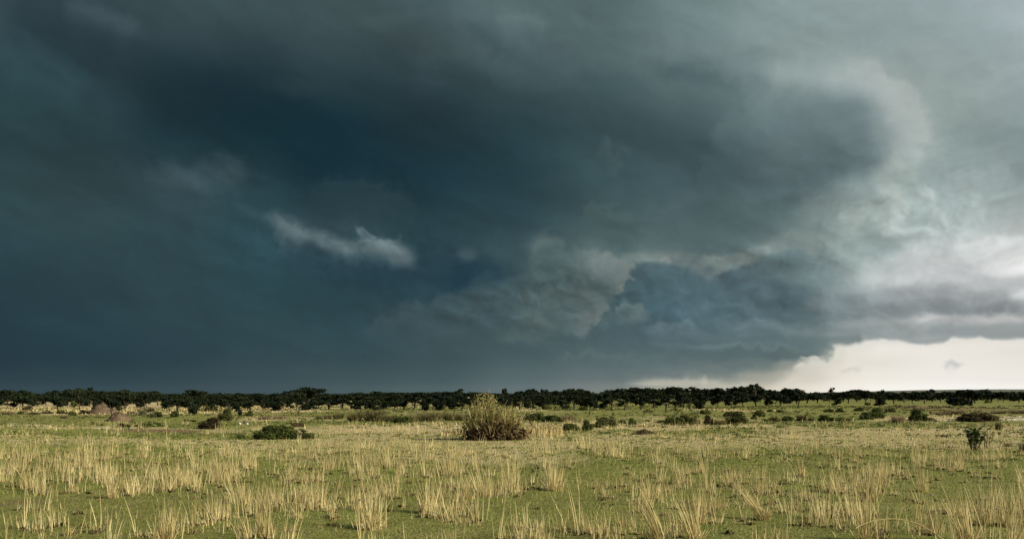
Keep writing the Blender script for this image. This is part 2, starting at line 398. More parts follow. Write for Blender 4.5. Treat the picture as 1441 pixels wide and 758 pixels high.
# cloud texture: soft folds drawn out along the flow, rounded puffs where the cloud is lit
lum_ = IMG.mean(-1) / 255
_u, _v = GA + wm[0] * .45, GE + wm[1] * .45
t1_ = tfbm(_u / 230, (_u * .30 + _v) / 75, 11, 7, .52) - .5
t3_ = tfbm(GA / 300, GE * 1.6 / 300, 19, 3, .5) - .5
def relief(sc, st, seed, o, g):
    """billows shaded as if lit from the upper right"""
    f = lambda dx, dy: tfbm((_u + dx) / sc, (_v + dy) * st / sc, seed, o, g, True)
    return f(0, 0) - f(sc * .10, sc * .09)
r1_ = relief(110, 1.5, 31, 5, .5); r2_ = relief(38, 1.3, 37, 5, .52)
def gmask(x, y, rx, ry):
    a, e = to_ae(x, y); return np.exp(-((GA - a) / rx) ** 2 - ((GE - e) / ry) ** 2)
puff_ = (gmask(800, 410, 105, 62) * 1.0 + gmask(1230, 290, 110, 50) * .55 + gmask(1340, 320, 90, 60) * .45 + gmask(1060, 370, 130, 22) * .9
         + gmask(480, 350, 130, 28) * .9 + gmask(280, 245, 90, 22) * .5 + gmask(1000, 435, 150, 40) * .55 + gmask(1300, 425, 160, 28) * .55 + gmask(650, 430, 110, 30) * .6 + .22)
amp_ = np.clip((GE - 10) / 90, .12, 1) * np.where(lum_ > .82, .3, 1)
IMG *= (1 + (t1_ * np.where(lum_ > .45, .17, .26) + t3_ * .12 - (r1_ * .30 + r2_ * .13) * np.clip(puff_, 0, 1.3)) * amp_)[..., None]
grey_ = IMG.mean(-1, keepdims=True)
IMG = IMG * .95 + grey_ * .05
IMG = np.clip(IMG, 0, 255)

cimg = bpy.data.images.new('storm_cloud_field', SW, SH_, float_buffer=True, is_data=True)
_px = np.ones((SH_, SW, 4), np.float32); _px[..., :3] = lin(IMG)
cimg.pixels.foreach_set(_px.ravel()); cimg.update(); cimg.pack()
world = bpy.data.worlds.new('World')
SC.world = world
world.use_nodes = True
NT = world.node_tree
NT.nodes.clear()
def N(t, **kw):
    n = NT.nodes.new(t)
    for k, v in kw.items(): setattr(n, k, v)
    return n
def L(a, b): NT.links.new(a, b)
def M(op, a, b=None, c=None):
    n = N('ShaderNodeMath', operation=op)
    for i, v in enumerate((a, b, c)):
        if v is None: continue
        if isinstance(v, (int, float)): n.inputs[i].default_value = v
        else: L(v, n.inputs[i])
    return n.outputs[0]
def smooth(v, a, b, lo=0.0, hi=1.0, kind='SMOOTHSTEP'):
    n = N('ShaderNodeMapRange', interpolation_type=kind)
    L(v, n.inputs[0])
    for i, q in enumerate((a, b, lo, hi)): n.inputs[1 + i].default_value = q
    return n.outputs[0]
def mixc(f, a, b, mode='MIX'):
    n = N('ShaderNodeMix', data_type='RGBA', blend_type=mode, clamp_factor=True)
    for s, v in ((n.inputs[0], f), (n.inputs[6], a), (n.inputs[7], b)):
        if isinstance(v, (int, float)): s.default_value = v
        elif isinstance(v, (tuple, list, np.ndarray)): s.default_value = tuple(v)[:3] + (1,)
        else: L(v, s)
    return n.outputs[2]
tc = N('ShaderNodeTexCoord'); dirv = tc.outputs['Generated']
sep = N('ShaderNodeSeparateXYZ'); L(dirv, sep.inputs[0])
AZ = M('ARCTAN2', sep.outputs[0], sep.outputs[1])
EL = M('ARCSINE', M('MINIMUM', M('MAXIMUM', sep.outputs[2], -1.0), 1.0))
uu = smooth(AZ, math.radians(A0), math.radians(A1), .5 / SW, 1 - .5 / SW, 'LINEAR')
vv = smooth(EL, math.radians(E0), math.radians(E1), .5 / SH_, 1 - .5 / SH_, 'LINEAR')
uvw = N('ShaderNodeCombineXYZ'); L(uu, uvw.inputs[0]); L(vv, uvw.inputs[1])
ti = N('ShaderNodeTexImage', image=cimg, interpolation='Cubic', extension='EXTEND'); L(uvw.outputs[0], ti.inputs[0])
cur = ti.outputs['Color']
def dirnoise(scale, detail, rough, zs, off=0.0):
    mp = N('ShaderNodeMapping'); L(dirv, mp.inputs[0])
    mp.inputs[3].default_value = (1, 1, zs); mp.inputs[1].default_value = (off, off * .7, off * 1.3)
    n = N('ShaderNodeTexNoise'); L(mp.outputs[0], n.inputs['Vector'])
    n.inputs['Scale'].default_value = scale; n.inputs['Detail'].default_value = detail; n.inputs['Roughness'].default_value = rough
    return n
# outside the computed field (high overhead, far to the sides) the storm sheet goes on as uneven grey
side = smooth(M('ABSOLUTE', AZ), math.radians(40), math.radians(62))
over = smooth(EL, math.radians(27), math.radians(44))
rest = dirnoise(2.6, 7, .55, 2.0, 3.3)
sheet = mixc(smooth(rest.outputs[0], .35, .65), lin((52, 74, 80)), lin((112, 130, 132)))
sheet = mixc(smooth(EL, 0, .5), mixc(.5, sheet, lin((60, 80, 86))), sheet)
cur = mixc(M('MAXIMUM', side, over), cur, sheet)
# towards the sun, right and behind, the storm breaks and lets the clear sky through
sky = N('ShaderNodeTexSky', sky_type='NISHITA')
sky.sun_disc = False
sky.sun_elevation = el
sky.sun_rotation = az
sky.dust_density = 2.0
skys = N('ShaderNodeVectorMath', operation='SCALE'); L(sky.outputs[0], skys.inputs[0]); skys.inputs[3].default_value = 0.10
cl = dirnoise(3.5, 7, .6, 2.2, 11.0)
clear = mixc(smooth(cl.outputs[0], .46, .66, 0, .85), skys.outputs[0], (.62, .60, .57))
dp = N('ShaderNodeVectorMath', operation='DOT_PRODUCT'); L(dirv, dp.inputs[0])
dp.inputs[1].default_value = (math.sin(az), math.cos(az), 0.0)
dpn = M('ADD', dp.outputs['Value'], M('MULTIPLY', M('SUBTRACT', cl.outputs[0], .5), .4))
cur = mixc(smooth(dpn, .22, .60), cur, clear)
bg = N('ShaderNodeBackground'); L(cur, bg.inputs[0]); bg.inputs[1].default_value = 2 ** -0.45     # the storm is as dark as photographed at this exposure
out = N('ShaderNodeOutputWorld'); L(bg.outputs[0], out.inputs[0])

# ------------------------------------------------------------------ helpers
def tag(o, label=None, cat=None, group=None, kind=None):
    if label: o['label'] = label
    if cat: o['category'] = cat
    if group: o['group'] = group
    if kind: o['kind'] = kind
    return o
def mesh_np(name, V, T, mats, smooth_=False, attr=None, mi=None):
    V = np.asarray(V, np.float32); T = np.asarray(T, np.int32)
    k = T.shape[1]
    me = bpy.data.meshes.new(name)
    me.vertices.add(len(V)); me.vertices.foreach_set('co', V.ravel())
    me.loops.add(T.size); me.loops.foreach_set('vertex_index', T.ravel())
    me.polygons.add(len(T)); me.polygons.foreach_set('loop_start', np.arange(len(T), dtype=np.int32) * k)
    if smooth_: me.polygons.foreach_set('use_smooth', np.ones(len(T), bool))
    for m in (mats if isinstance(mats, (list, tuple)) else [mats]): me.materials.append(m)
    if mi is not None: me.polygons.foreach_set('material_index', np.asarray(mi, np.int32))
    if attr is not None:
        a = me.color_attributes.new('cover', 'FLOAT_COLOR', 'POINT')
        a.data.foreach_set('color', np.asarray(attr, np.float32).ravel())
    me.update(calc_edges=True)
    return me
def link(name, me, parent=None):
    o = bpy.data.objects.new(name, me); COL.objects.link(o)
    if parent: o.parent = parent
    return o
def empty(name, loc, rz=0, sc=(1, 1, 1)):
    o = bpy.data.objects.new(name, None); COL.objects.link(o)
    o.location = loc; o.rotation_euler = (0, 0, rz); o.scale = sc; o.empty_display_size = .3
    return o
def vnoise(x, y, seed=0):
    x = np.asarray(x, float); y = np.asarray(y, float)
    xi = np.floor(x).astype(np.int64); yi = np.floor(y).astype(np.int64)
    fx = x - xi; fy = y - yi; fx = fx * fx * (3 - 2 * fx); fy = fy * fy * (3 - 2 * fy)
    def h(a, b):
        n = (a * 374761393 + b * 668265263 + seed * 982451653) & 0xffffffff
        n = ((n ^ (n >> 13)) * 1274126177) & 0xffffffff
        return ((n ^ (n >> 16)) & 0xffff) / 65535.0
    return (h(xi, yi) * (1 - fx) + h(xi + 1, yi) * fx) * (1 - fy) + (h(xi, yi + 1) * (1 - fx) + h(xi + 1, yi + 1) * fx) * fy
def fbm(x, y, seed=0, o=4):
    s = 0; a = .5; t = 0
    for i in range(o):
        s = s + a * vnoise(x * 2 ** i, y * 2 ** i, seed + i * 17); t += a; a *= .55
    return s / t
def sstep(a, b, x):
    t = np.clip((x - a) / (b - a), 0, 1); return t * t * (3 - 2 * t)
def ground_z(x, y):
    r = np.hypot(x, y)
    z = (.035 * (fbm(x / .5, y / .5, 2, 3) - .5)) * (1 - sstep(22, 40, r)) + .12 * (fbm(x / 2.2, y / 2.2, 3) - .5) + .22 * (fbm(x / 17, y / 17, 5) - .5) * sstep(3, 25, r)
    return z + .9 * (fbm(x / 90, y / 90, 9) - .5) * sstep(60, 160, r)
def from_px(px, py):
    d = H * F / (py - HZ)
    return (px - 720.5) / F * d, d
# what covers the ground: dry straw, bare soil, pale sand (the rest is short green turf)
DRY = [(90,618,250,8,1),(0,601,130,3,.9),(190,601.5,65,1.6,1),(600,603,190,4,1),(950,620,330,9,.9),(1260,607,260,8,.9),(1320,624,200,8,.7),
       (70,572,260,6,1),(240,577,140,4,.8),(450,591,80,3,.8),(880,597,130,4,.9),(1040,578,110,2.2,.6),(1180,578,120,2,.4),(360,588,90,3,.7),
       (560,618,260,10,.8),(700,628,500,5,.35),(300,630,200,6,.3),(700,648,140,9,.5),(440,575,150,3,.6),(1290,590,60,3,.5)]
GRN = [(120,595,150,4,1),(190,619,120,3,.0),(100,608,120,3,.9),(330,613,120,5,.8),(1000,605,200,2,.6),(1250,598,250,3,.4),(1080,660,120,10,.5),(880,655,80,8,.4),(640,662,60,7,.5),(1230,569,300,7,1.6),(1000,570,120,4,1.0),(240,634,120,6,.5)]
SOI = [(240,607,150,2.2,.7),(430,596,120,2,.5),(1270,574,50,3,.9),(1380,577,90,4,.7),(640,609,60,3,.6),(1120,580,60,2,.6),(145,579,35,3,.6),(760,613,50,6,.5),(205,604,60,1.4,.6)]
SND = [(1470,587,62,1.3,1.3),(1335,590.5,15,1.1,.9),(1270,573,30,1.5,.5),(500,602.5,60,.8,.5),(170,601.5,45,.9,.8),(20,598,30,1,.5)]
def cover(x, y):
    d = np.maximum(y, 3.0)
    px = 720.5 + x / d * F; py = HZ + H * F / d
    wx = (fbm(x / 6, y / 6, 21) - .5); wy = (fbm(x / 8, y / 8, 22) - .5)
    px = px + wx * 90 * np.clip(30 / d, .3, 1.5); 
    py2 = py + wy * np.clip((py - HZ) * .30, 1.5, 14)
    def acc(Ls):
        s = 0
        for cx, cy, rx, ry, st in Ls:
            s = s + st * np.exp(-(((px - cx) / rx) ** 2 + ((py2 - cy) / ry) ** 2) * .9)
        return s
    n = fbm(x / 3.0, y / 3.0, 31); n2 = fbm(x / 14., y / 14., 33); n3 = fbm(x / .8, y / .8, 35)
    base = .21
    stripe = sstep(.28, .60, fbm(x / 11, y / np.clip(y / 14, 1.2, 6), 37))
    dry = np.clip(base + acc(DRY) * (.62 + .38 * stripe) - acc(GRN) * .8 + (n2 - .5) * 1.3 + (n - .5) * .8, 0, 1)
    near = sstep(638, 665, py)
    dry = dry * (1 - .65 * near)
    soil = np.clip(acc(SOI) + (n - .66) * 2.2 * (.35 + .65 * near) + (n3 - .5) * 1.1 * (.4 + .6 * near) - .02, 0, 1)
    sand = np.clip(acc(SND) * 1.2 - .15, 0, 1)
    return dry, soil, sand

# ------------------------------------------------------------------ materials
def mat(name):
    m = bpy.data.materials.new(name); m.use_nodes = True
    nt = m.node_tree; nt.nodes.clear(); return m, nt
def leafmat(name, cols, trans=.25, rough=.6, scale=1.3, spread=1.0, objvar=.35):
    """foliage: colour varies by leaf, by place and by plant; thin leaves let some light through"""
    m, nt = mat(name); n = nt.nodes; l = nt.links
    geo = n.new('ShaderNodeNewGeometry'); oi = n.new('ShaderNodeObjectInfo')
    ramp = n.new('ShaderNodeValToRGB'); cr = ramp.color_ramp
    while len(cr.elements) < len(cols): cr.elements.new(.5)
    for i, c in enumerate(cols):
        cr.elements[i].position = i / (len(cols) - 1); cr.elements[i].color = tuple(c) + (1,)
    noi = n.new('ShaderNodeTexNoise'); noi.inputs['Scale'].default_value = scale; noi.inputs['Detail'].default_value = 3
    l.new(geo.outputs['Position'], noi.inputs['Vector'])
    a = n.new('ShaderNodeMath'); a.operation = 'MULTIPLY_ADD'; l.new(geo.outputs['Random Per Island'], a.inputs[0]); a.inputs[1].default_value = .55 * spread
    b = n.new('ShaderNodeMath'); b.operation = 'MULTIPLY_ADD'; l.new(noi.outputs[0], b.inputs[0]); b.inputs[1].default_value = 1.1; b.inputs[2].default_value = -.35 + .225 * (1 - spread)
    l.new(b.outputs[0], a.inputs[2])
    c = n.new('ShaderNodeMath'); c.operation = 'MULTIPLY_ADD'; l.new(oi.outputs['Random'], c.inputs[0]); c.inputs[1].default_value = objvar; l.new(a.outputs[0], c.inputs[2])
    d = n.new('ShaderNodeMath'); d.operation = 'SUBTRACT'; d.use_clamp = True; l.new(c.outputs[0], d.inputs[0]); d.inputs[1].default_value = objvar / 2
    l.new(d.outputs[0], ramp.inputs[0])
    df = n.new('ShaderNodeBsdfPrincipled'); df.inputs['Roughness'].default_value = rough; df.inputs['Specular IOR Level'].default_value = .1
    tr = n.new('ShaderNodeBsdfTranslucent'); mx = n.new('ShaderNodeMixShader'); mx.inputs[0].default_value = trans
    l.new(ramp.outputs[0], df.inputs['Base Color']); l.new(ramp.outputs[0], tr.inputs[0])
    l.new(df.outputs[0], mx.inputs[1]); l.new(tr.outputs[0], mx.inputs[2])
    o = n.new('ShaderNodeOutputMaterial'); l.new(mx.outputs[0], o.inputs[0])
    return m
def roughmat(name, c1, c2, scale=6, rough=.85, bump=.3, coord='Object'):
    m, nt = mat(name); n = nt.nodes; l = nt.links
    t = n.new('ShaderNodeTexCoord'); noi = n.new('ShaderNodeTexNoise'); noi.inputs['Scale'].default_value = scale; noi.inputs['Detail'].default_value = 6
    l.new(t.outputs[coord], noi.inputs['Vector'])
    r = n.new('ShaderNodeValToRGB'); r.color_ramp.elements[0].position = .3; r.color_ramp.elements[1].position = .7
    r.color_ramp.elements[0].color = tuple(c1) + (1,); r.color_ramp.elements[1].color = tuple(c2) + (1,)
    l.new(noi.outputs[0], r.inputs[0])
    p = n.new('ShaderNodeBsdfPrincipled'); p.inputs['Roughness'].default_value = rough; p.inputs['Specular IOR Level'].default_value = .2
    l.new(r.outputs[0], p.inputs['Base Color'])
    b = n.new('ShaderNodeBump'); b.inputs['Strength'].default_value = bump; b.inputs['Distance'].default_value = .05
    l.new(noi.outputs[0], b.inputs['Height']); l.new(b.outputs[0], p.inputs['Normal'])
    o = n.new('ShaderNodeOutputMaterial'); l.new(p.outputs[0], o.inputs[0])
    return m
MT = {
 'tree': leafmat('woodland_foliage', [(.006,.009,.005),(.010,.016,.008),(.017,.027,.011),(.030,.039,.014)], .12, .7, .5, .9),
 'dark': leafmat('dark_shrub_leaves', [(.016,.024,.008),(.045,.066,.016),(.105,.135,.033),(.19,.21,.065)], .15, .6, 1.6),
 'olive': leafmat('olive_shrub_leaves', [(.030,.038,.012),(.075,.088,.026),(.14,.145,.045),(.22,.21,.085)], .2, .65, 1.6),
 'brown': leafmat('brown_shrub_leaves', [(.018,.014,.008),(.045,.036,.018),(.090,.072,.034),(.16,.125,.065)], .15, .7, 1.6),
 'dry': leafmat('dry_scrub_twigs', [(.06,.042,.023),(.13,.095,.053),(.22,.165,.10),(.31,.25,.16)], .15, .7, 1.6),
 'grey': leafmat('grey_green_scrub_leaves', [(.045,.055,.03),(.09,.105,.06),(.16,.175,.10),(.23,.24,.15)], .2, .7, 1.6),
 'straw': leafmat('dry_straw_blades', [(.20,.15,.065),(.44,.365,.17),(.62,.54,.28),(.76,.69,.41)], .28, .55, .8, 1.0, 0),
 'strawgreen': leafmat('half_green_blades', [(.11,.12,.03),(.23,.22,.075),(.36,.33,.14),(.46,.41,.2)], .3, .55, .8, 1.0, 0),
 'turf': leafmat('short_turf_blades', [(.030,.050,.010),(.12,.165,.03),(.225,.265,.06),(.36,.36,.13)], .25, .6, .6, 1.0, 0),
 'cane': leafmat('cane_blades', [(.06,.08,.02),(.15,.165,.045),(.27,.25,.09),(.40,.34,.16)], .28, .55, 2.5, 1.0, 0),
 'canedead': leafmat('dead_cane_leaves', [(.018,.013,.008),(.045,.032,.016),(.11,.075,.038),(.20,.145,.08)], .1, .7, 2.5, 1.0, 0),
 'broad': leafmat('broad_waxy_leaves', [(.020,.034,.014),(.045,.075,.026),(.095,.135,.045),(.18,.22,.08)], .15, .4, 3.0, 1.0, 0),
 'bark': roughmat('bark', (.022,.017,.012), (.07,.055,.04), 9),
 'twig': roughmat('twig_bark', (.06,.045,.03), (.17,.13,.09), 9),
 'clay': roughmat('reddish_clay', (.045,.033,.021), (.135,.098,.062), 2.2, .95, .6),
 'reed': leafmat('reed_blades', [(.05,.05,.02),(.12,.115,.045),(.22,.19,.09),(.33,.28,.15)], .25, .65, 1.6),
 'duncl': roughmat('dun_clay', (.045,.032,.02), (.14,.10,.062), 2.5, .95, .6),
 'stone': roughmat('white_stone_surface', (.30,.29,.25), (.5,.48,.43), 8, .8, .4),
 'darkstone': roughmat('dark_stone_surface', (.04,.035,.03), (.11,.095,.08), 8, .9, .4),
 'ridge': roughmat('ridge_cover', (.065,.075,.055), (.11,.12,.09), .012, 1, .0),
}
# ground material
gm, nt = mat('grassland_ground')
n = nt.nodes; l = nt.links
at = n.new('ShaderNodeAttribute'); at.attribute_name = 'cover'
sx = n.new('ShaderNodeSeparateColor'); l.new(at.outputs['Color'], sx.inputs[0])
geo = n.new('ShaderNodeNewGeometry')
def gn(scale, detail=6, rough=.6):
    q = n.new('ShaderNodeTexNoise'); l.new(geo.outputs['Position'], q.inputs['Vector'])
    q.inputs['Scale'].default_value = scale; q.inputs['Detail'].default_value = detail; q.inputs['Roughness'].default_value = rough; return q
def rampc(src, c1, c2, a=.3, b=.7):
    r = n.new('ShaderNodeValToRGB'); r.color_ramp.elements[0].position = a; r.color_ramp.elements[1].position = b
    r.color_ramp.elements[0].color = tuple(c1) + (1,); r.color_ramp.elements[1].color = tuple(c2) + (1,)
    l.new(src, r.inputs[0]); return r.outputs[0]
def gmix(f, a, b):
    q = n.new('ShaderNodeMix'); q.data_type = 'RGBA'; l.new(f, q.inputs[0]); l.new(a, q.inputs[6]); l.new(b, q.inputs[7]); return q.outputs[2]
def sharpen(v, noise, w, lo, hi):
    a = n.new('ShaderNodeMath'); a.operation = 'MULTIPLY_ADD'; l.new(noise, a.inputs[0]); a.inputs[1].default_value = w; l.new(v, a.inputs[2])
    b = n.new('ShaderNodeMapRange'); b.interpolation_type = 'SMOOTHSTEP'; l.new(a.outputs[0], b.inputs[0])
    b.inputs[1].default_value = lo + w / 2; b.inputs[2].default_value = hi + w / 2; return b.outputs[0]
nf, nm, nl, nx = gn(14), gn(1.7), gn(.16), gn(60, 3)
green = gmix(rampc(nl.outputs[0], (0, 0, 0), (1, 1, 1)), rampc(nf.outputs[0], (.085,.115,.026), (.21,.235,.062)), rampc(nm.outputs[0], (.12,.115,.036), (.25,.24,.085)))
straw = gmix(rampc(nm.outputs[0], (0, 0, 0), (1, 1, 1)), rampc(nf.outputs[0], (.25,.20,.095), (.46,.38,.20)), rampc(nx.outputs[0], (.33,.27,.145), (.58,.50,.30)))
soilc = rampc(nf.outputs[0], (.075,.048,.026), (.24,.165,.10))
sandc = rampc(nm.outputs[0], (.48,.44,.34), (.62,.58,.48))
c = gmix(sharpen(sx.outputs[0], nf.outputs[0], .9, .22, .72), green, straw)
c = gmix(sharpen(sx.outputs[1], nf.outputs[0], .8, .35, .75), c, soilc)
c = gmix(sharpen(sx.outputs[2], nm.outputs[0], .3, .25, .5), c, sandc)
pb = n.new('ShaderNodeBsdfPrincipled'); pb.inputs['Roughness'].default_value = .95; pb.inputs['Specular IOR Level'].default_value = .08
l.new(c, pb.inputs['Base Color'])
bu = n.new('ShaderNodeBump'); bu.inputs['Strength'].default_value = .8; bu.inputs['Distance'].default_value = .12
l.new(nf.outputs[0], bu.inputs['Height']); l.new(bu.outputs[0], pb.inputs['Normal'])
oo = n.new('ShaderNodeOutputMaterial'); l.new(pb.outputs[0], oo.inputs[0])

# ------------------------------------------------------------------ ground sheet
rad = np.concatenate([[0.0], np.geomspace(1.0, 30000, 560)])
ang = np.concatenate([np.arange(-180, -40, 4.0), np.arange(-40, 40, .25), np.arange(40, 180, 4.0)])
Rg, Ag = np.meshgrid(rad, np.radians(ang), indexing='ij')
gx, gy = Rg * np.sin(Ag), Rg * np.cos(Ag)
gz = ground_z(gx, gy)
nr, na = Rg.shape
dry, soil, sand = cover(gx, gy)
ii, jj = np.meshgrid(np.arange(nr - 1), np.arange(na), indexing='ij')
j2 = (jj + 1) % na
Q = np.stack([ii * na + jj, (ii + 1) * na + jj, (ii + 1) * na + j2, ii * na + j2], -1).reshape(-1, 4)[:, ::-1]
Q = Q[na:]   # innermost ring closed below with a fan
fan = np.array([[0, na + (k + 1) % na, na + k] for k in range(na)])
me = mesh_np('ground', np.stack([gx, gy, gz], -1).reshape(-1, 3), Q, gm, True,
             np.stack([dry, soil, sand, np.ones_like(dry)], -1).reshape(-1, 4))
tag(link('ground', me), kind='structure')

# low ridge beyond the woodland, seen at the right
xs = np.linspace(-1200, 6200, 150); ys = np.linspace(3200, 5200, 14)
XX, YY = np.meshgrid(xs, ys, indexing='ij')
ZZ = (27 * sstep(900, 2600, XX) + 4) * np.sin(np.linspace(0, PI, 14))[None, :] * (.75 + .5 * fbm(XX / 500, YY / 500, 71)) + 5 * (fbm(XX / 60, YY / 60, 72) - .5) * sstep(0, .3, np.sin(np.linspace(0, PI, 14)))[None, :] - 1
idx = np.arange(150 * 14).reshape(150, 14)
Q = np.stack([idx[:-1, :-1], idx[1:, :-1], idx[1:, 1:], idx[:-1, 1:]], -1).reshape(-1, 4)
tag(link('distant_ridge', mesh_np('distant_ridge', np.stack([XX, YY, ZZ], -1).reshape(-1, 3), Q, MT['ridge'], True)), kind='structure')

# ------------------------------------------------------------------ plant geometry
def blades(base, h, w, lean, laz, segs=3, curl=1.6, r=rng):
    """tapering blades: base (n,3), height, width, lean (tip offset / height), azimuth"""
    nb = len(base)
    t = np.linspace(0, 1, segs + 1)[None, :]
    h = np.broadcast_to(h, (nb,))[:, None]; w = np.broadcast_to(w, (nb,))[:, None]
    lean = np.broadcast_to(lean, (nb,))[:, None]; laz = np.broadcast_to(laz, (nb,))[:, None]
    off = h * lean * t ** curl
    z = h * t * np.sqrt(np.clip(1 - (lean * t * .6) ** 2, .15, 1))
    cx = base[:, 0:1] + np.cos(laz) * off; cy = base[:, 1:2] + np.sin(laz) * off; cz = base[:, 2:3] + z
    sa = r.uniform(0, 2 * PI, (nb, 1)); sa = np.where(r.random((nb, 1)) < .6, r.normal(0, .5, (nb, 1)), sa)
    ww = w * .5 * (1 - t) ** .6
    dx, dy = np.cos(sa) * ww, np.sin(sa) * ww
    Lf = np.stack([cx - dx, cy - dy, cz], -1)[:, :-1]; Rt = np.stack([cx + dx, cy + dy, cz], -1)[:, :-1]
    tip = np.stack([cx, cy, cz], -1)[:, -1:]
    V = np.concatenate([Lf, Rt, tip], 1)           # nb, 2*segs+1, 3
    f = []
    for s in range(segs - 1): f += [[s, segs + s, segs + s + 1], [s, segs + s + 1, s + 1]]
    f.append([segs - 1, 2 * segs - 1, 2 * segs])
    f = np.array(f); T = (np.arange(nb)[:, None, None] * (2 * segs + 1) + f[None]).reshape(-1, 3)
    return V.reshape(-1, 3), T
def leaves(C, size, r, aspect=1.6, flat=0.0, up=None):
    """four-cornered pointed leaves with random attitude at the centres C"""
    nb = len(C)
    a = r.normal(size=(nb, 3)); 
    if flat: a[:, 2] *= (1 - flat)
    a /= np.linalg.norm(a, axis=1)[:, None]
    b = np.cross(a, r.normal(size=(nb, 3))); b /= np.linalg.norm(b, axis=1)[:, None]
    s = np.broadcast_to(size, (nb,))[:, None] * r.uniform(.6, 1.3, (nb, 1)) * .5
    nn = np.cross(a, b) * s * .25
    V = np.stack([C - a * s * aspect, C - b * s * .8 + nn, C + a * s * aspect, C + b * s * .8 + nn], 1)
    f = np.array([[0, 1, 2], [0, 2, 3]])
    T = (np.arange(nb)[:, None, None] * 4 + f[None]).reshape(-1, 3)
    return V.reshape(-1, 3), T
def tube(pts, r0, r1, sides=5):
    pts = np.asarray(pts, float); k = len(pts); V = []; T = []
    for i, p in enumerate(pts):
        d = pts[min(i + 1, k - 1)] - pts[max(i - 1, 0)]; d /= np.linalg.norm(d) + 1e-9
        u = np.cross(d, (.3, 1, .1)); u /= np.linalg.norm(u); v = np.cross(d, u)
        rr = r0 + (r1 - r0) * i / (k - 1)
        for s in range(sides):
            q = 2 * PI * s / sides; V.append(p + (u * math.cos(q) + v * math.sin(q)) * rr)
    for i in range(k - 1):
        for s in range(sides):
            a, b = i * sides + s, i * sides + (s + 1) % sides
            T += [[a, b, b + sides], [a, b + sides, a + sides]]
    return np.array(V), np.array(T)
def join(parts):
    V = []; T = []; o = 0
    for v, t in parts:
        V.append(v); T.append(t + o); o += len(v)
    return np.concatenate(V), np.concatenate(T)
def wander(p, q, k, amp, r):
    t = np.linspace(0, 1, k)[:, None]; P_ = np.asarray(p) * (1 - t) + np.asarray(q) * t
    P_[1:-1] += r.normal(0, amp, (k - 2, 3)); return P_

# ---- woodland tree prototypes: height 1
def tree_proto(kind, seed):
    r = np.random.default_rng(seed)
    lobes = []
    if kind == 'round':
        for i in range(11):
            t = r.uniform(.42, .86); rr = .30 * math.sqrt(max(0, 1 - ((t - .64) / .30) ** 2))
            a = r.uniform(0, 2 * PI); lobes.append(((math.cos(a) * rr * r.uniform(.3, 1), math.sin(a) * rr * r.uniform(.3, 1), t), r.uniform(.11, .18), .8))
    elif kind == 'flat':
        for i in range(12):
            a = r.uniform(0, 2 * PI); rr = .50 * math.sqrt(r.random())
            lobes.append(((math.cos(a) * rr, math.sin(a) * rr, .87 - .20 * rr + r.uniform(-.08, .03)), r.uniform(.10, .17), .55))
        for i in range(5):
            a = r.uniform(0, 2 * PI); rr = .35 * r.random()
            lobes.append(((math.cos(a) * rr, math.sin(a) * rr, r.uniform(.45, .68)), r.uniform(.09, .14), .7))
    elif kind == 'tall':
        for i in range(9):
            t = r.uniform(.40, .93); rr = .17 * (1.1 - t) / .5 + .04
            a = r.uniform(0, 2 * PI); lobes.append(((math.cos(a) * rr, math.sin(a) * rr, t), r.uniform(.07, .13), .9))
    else:  # leafy to the ground
        for i in range(14):
            t = r.uniform(.12, .85); rr = .38 * math.sqrt(max(0, 1 - ((t - .40) / .52) ** 2))
            a = r.uniform(0, 2 * PI); lobes.append(((math.cos(a) * rr * r.uniform(.3, 1), math.sin(a) * rr * r.uniform(.3, 1), t), r.uniform(.12, .2), .8))
    C = []
    for (c, s, fl) in lobes:
        k = int(60 * (s / .14) ** 2); s = s * 1.15
        v = r.normal(size=(k, 3)); v /= np.linalg.norm(v, axis=1)[:, None]
        v *= (r.random((k, 1)) ** .4) * s * r.uniform(.75, 1.2, (k, 1)); v[:, 2] *= fl
        C.append(np.array(c) + v)
    C = np.concatenate(C)
    crown = leaves(C, .085, r)
    tr = [tube(wander((0, 0, -.06), (r.normal(0, .03), r.normal(0, .03), .5), 5, .012, r), .034, .020)]
    top = tr[0][0][-5:].mean(0)
    for (c, s, fl) in lobes[:8]:
        st = np.array([0, 0, r.uniform(.22, .5)]) * 1.0
        st[:2] = top[:2] * st[2] / .5
        tr.append(tube(wander(st, c, 4, .012, r), .016, .004, 4))
    return (mesh_np('tree_crown', *crown, MT['tree']), mesh_np('tree_trunk', *join(tr), MT['bark'], True))
TP = {k: [tree_proto(k, 100 + i * 7 + q) for q in range(n_)] for i, (k, n_) in enumerate((('round', 5), ('flat', 4), ('tall', 3), ('bushy', 4)))}
def add_tree(kind, x, y, h, w, label, group=None, name='woodland_tree'):
    cm, tm = random.choice(TP[kind])
    nat = {'round': .72, 'flat': 1.15, 'tall': .48, 'bushy': .95}[kind]
    o = empty(name, (x, y, float(ground_z(x, y)) - .02), random.uniform(0, 6.28), (w / nat, w / nat, h))
    link('trunk', tm, o); link('crown', cm, o)
    return tag(o, label, 'tree', group)

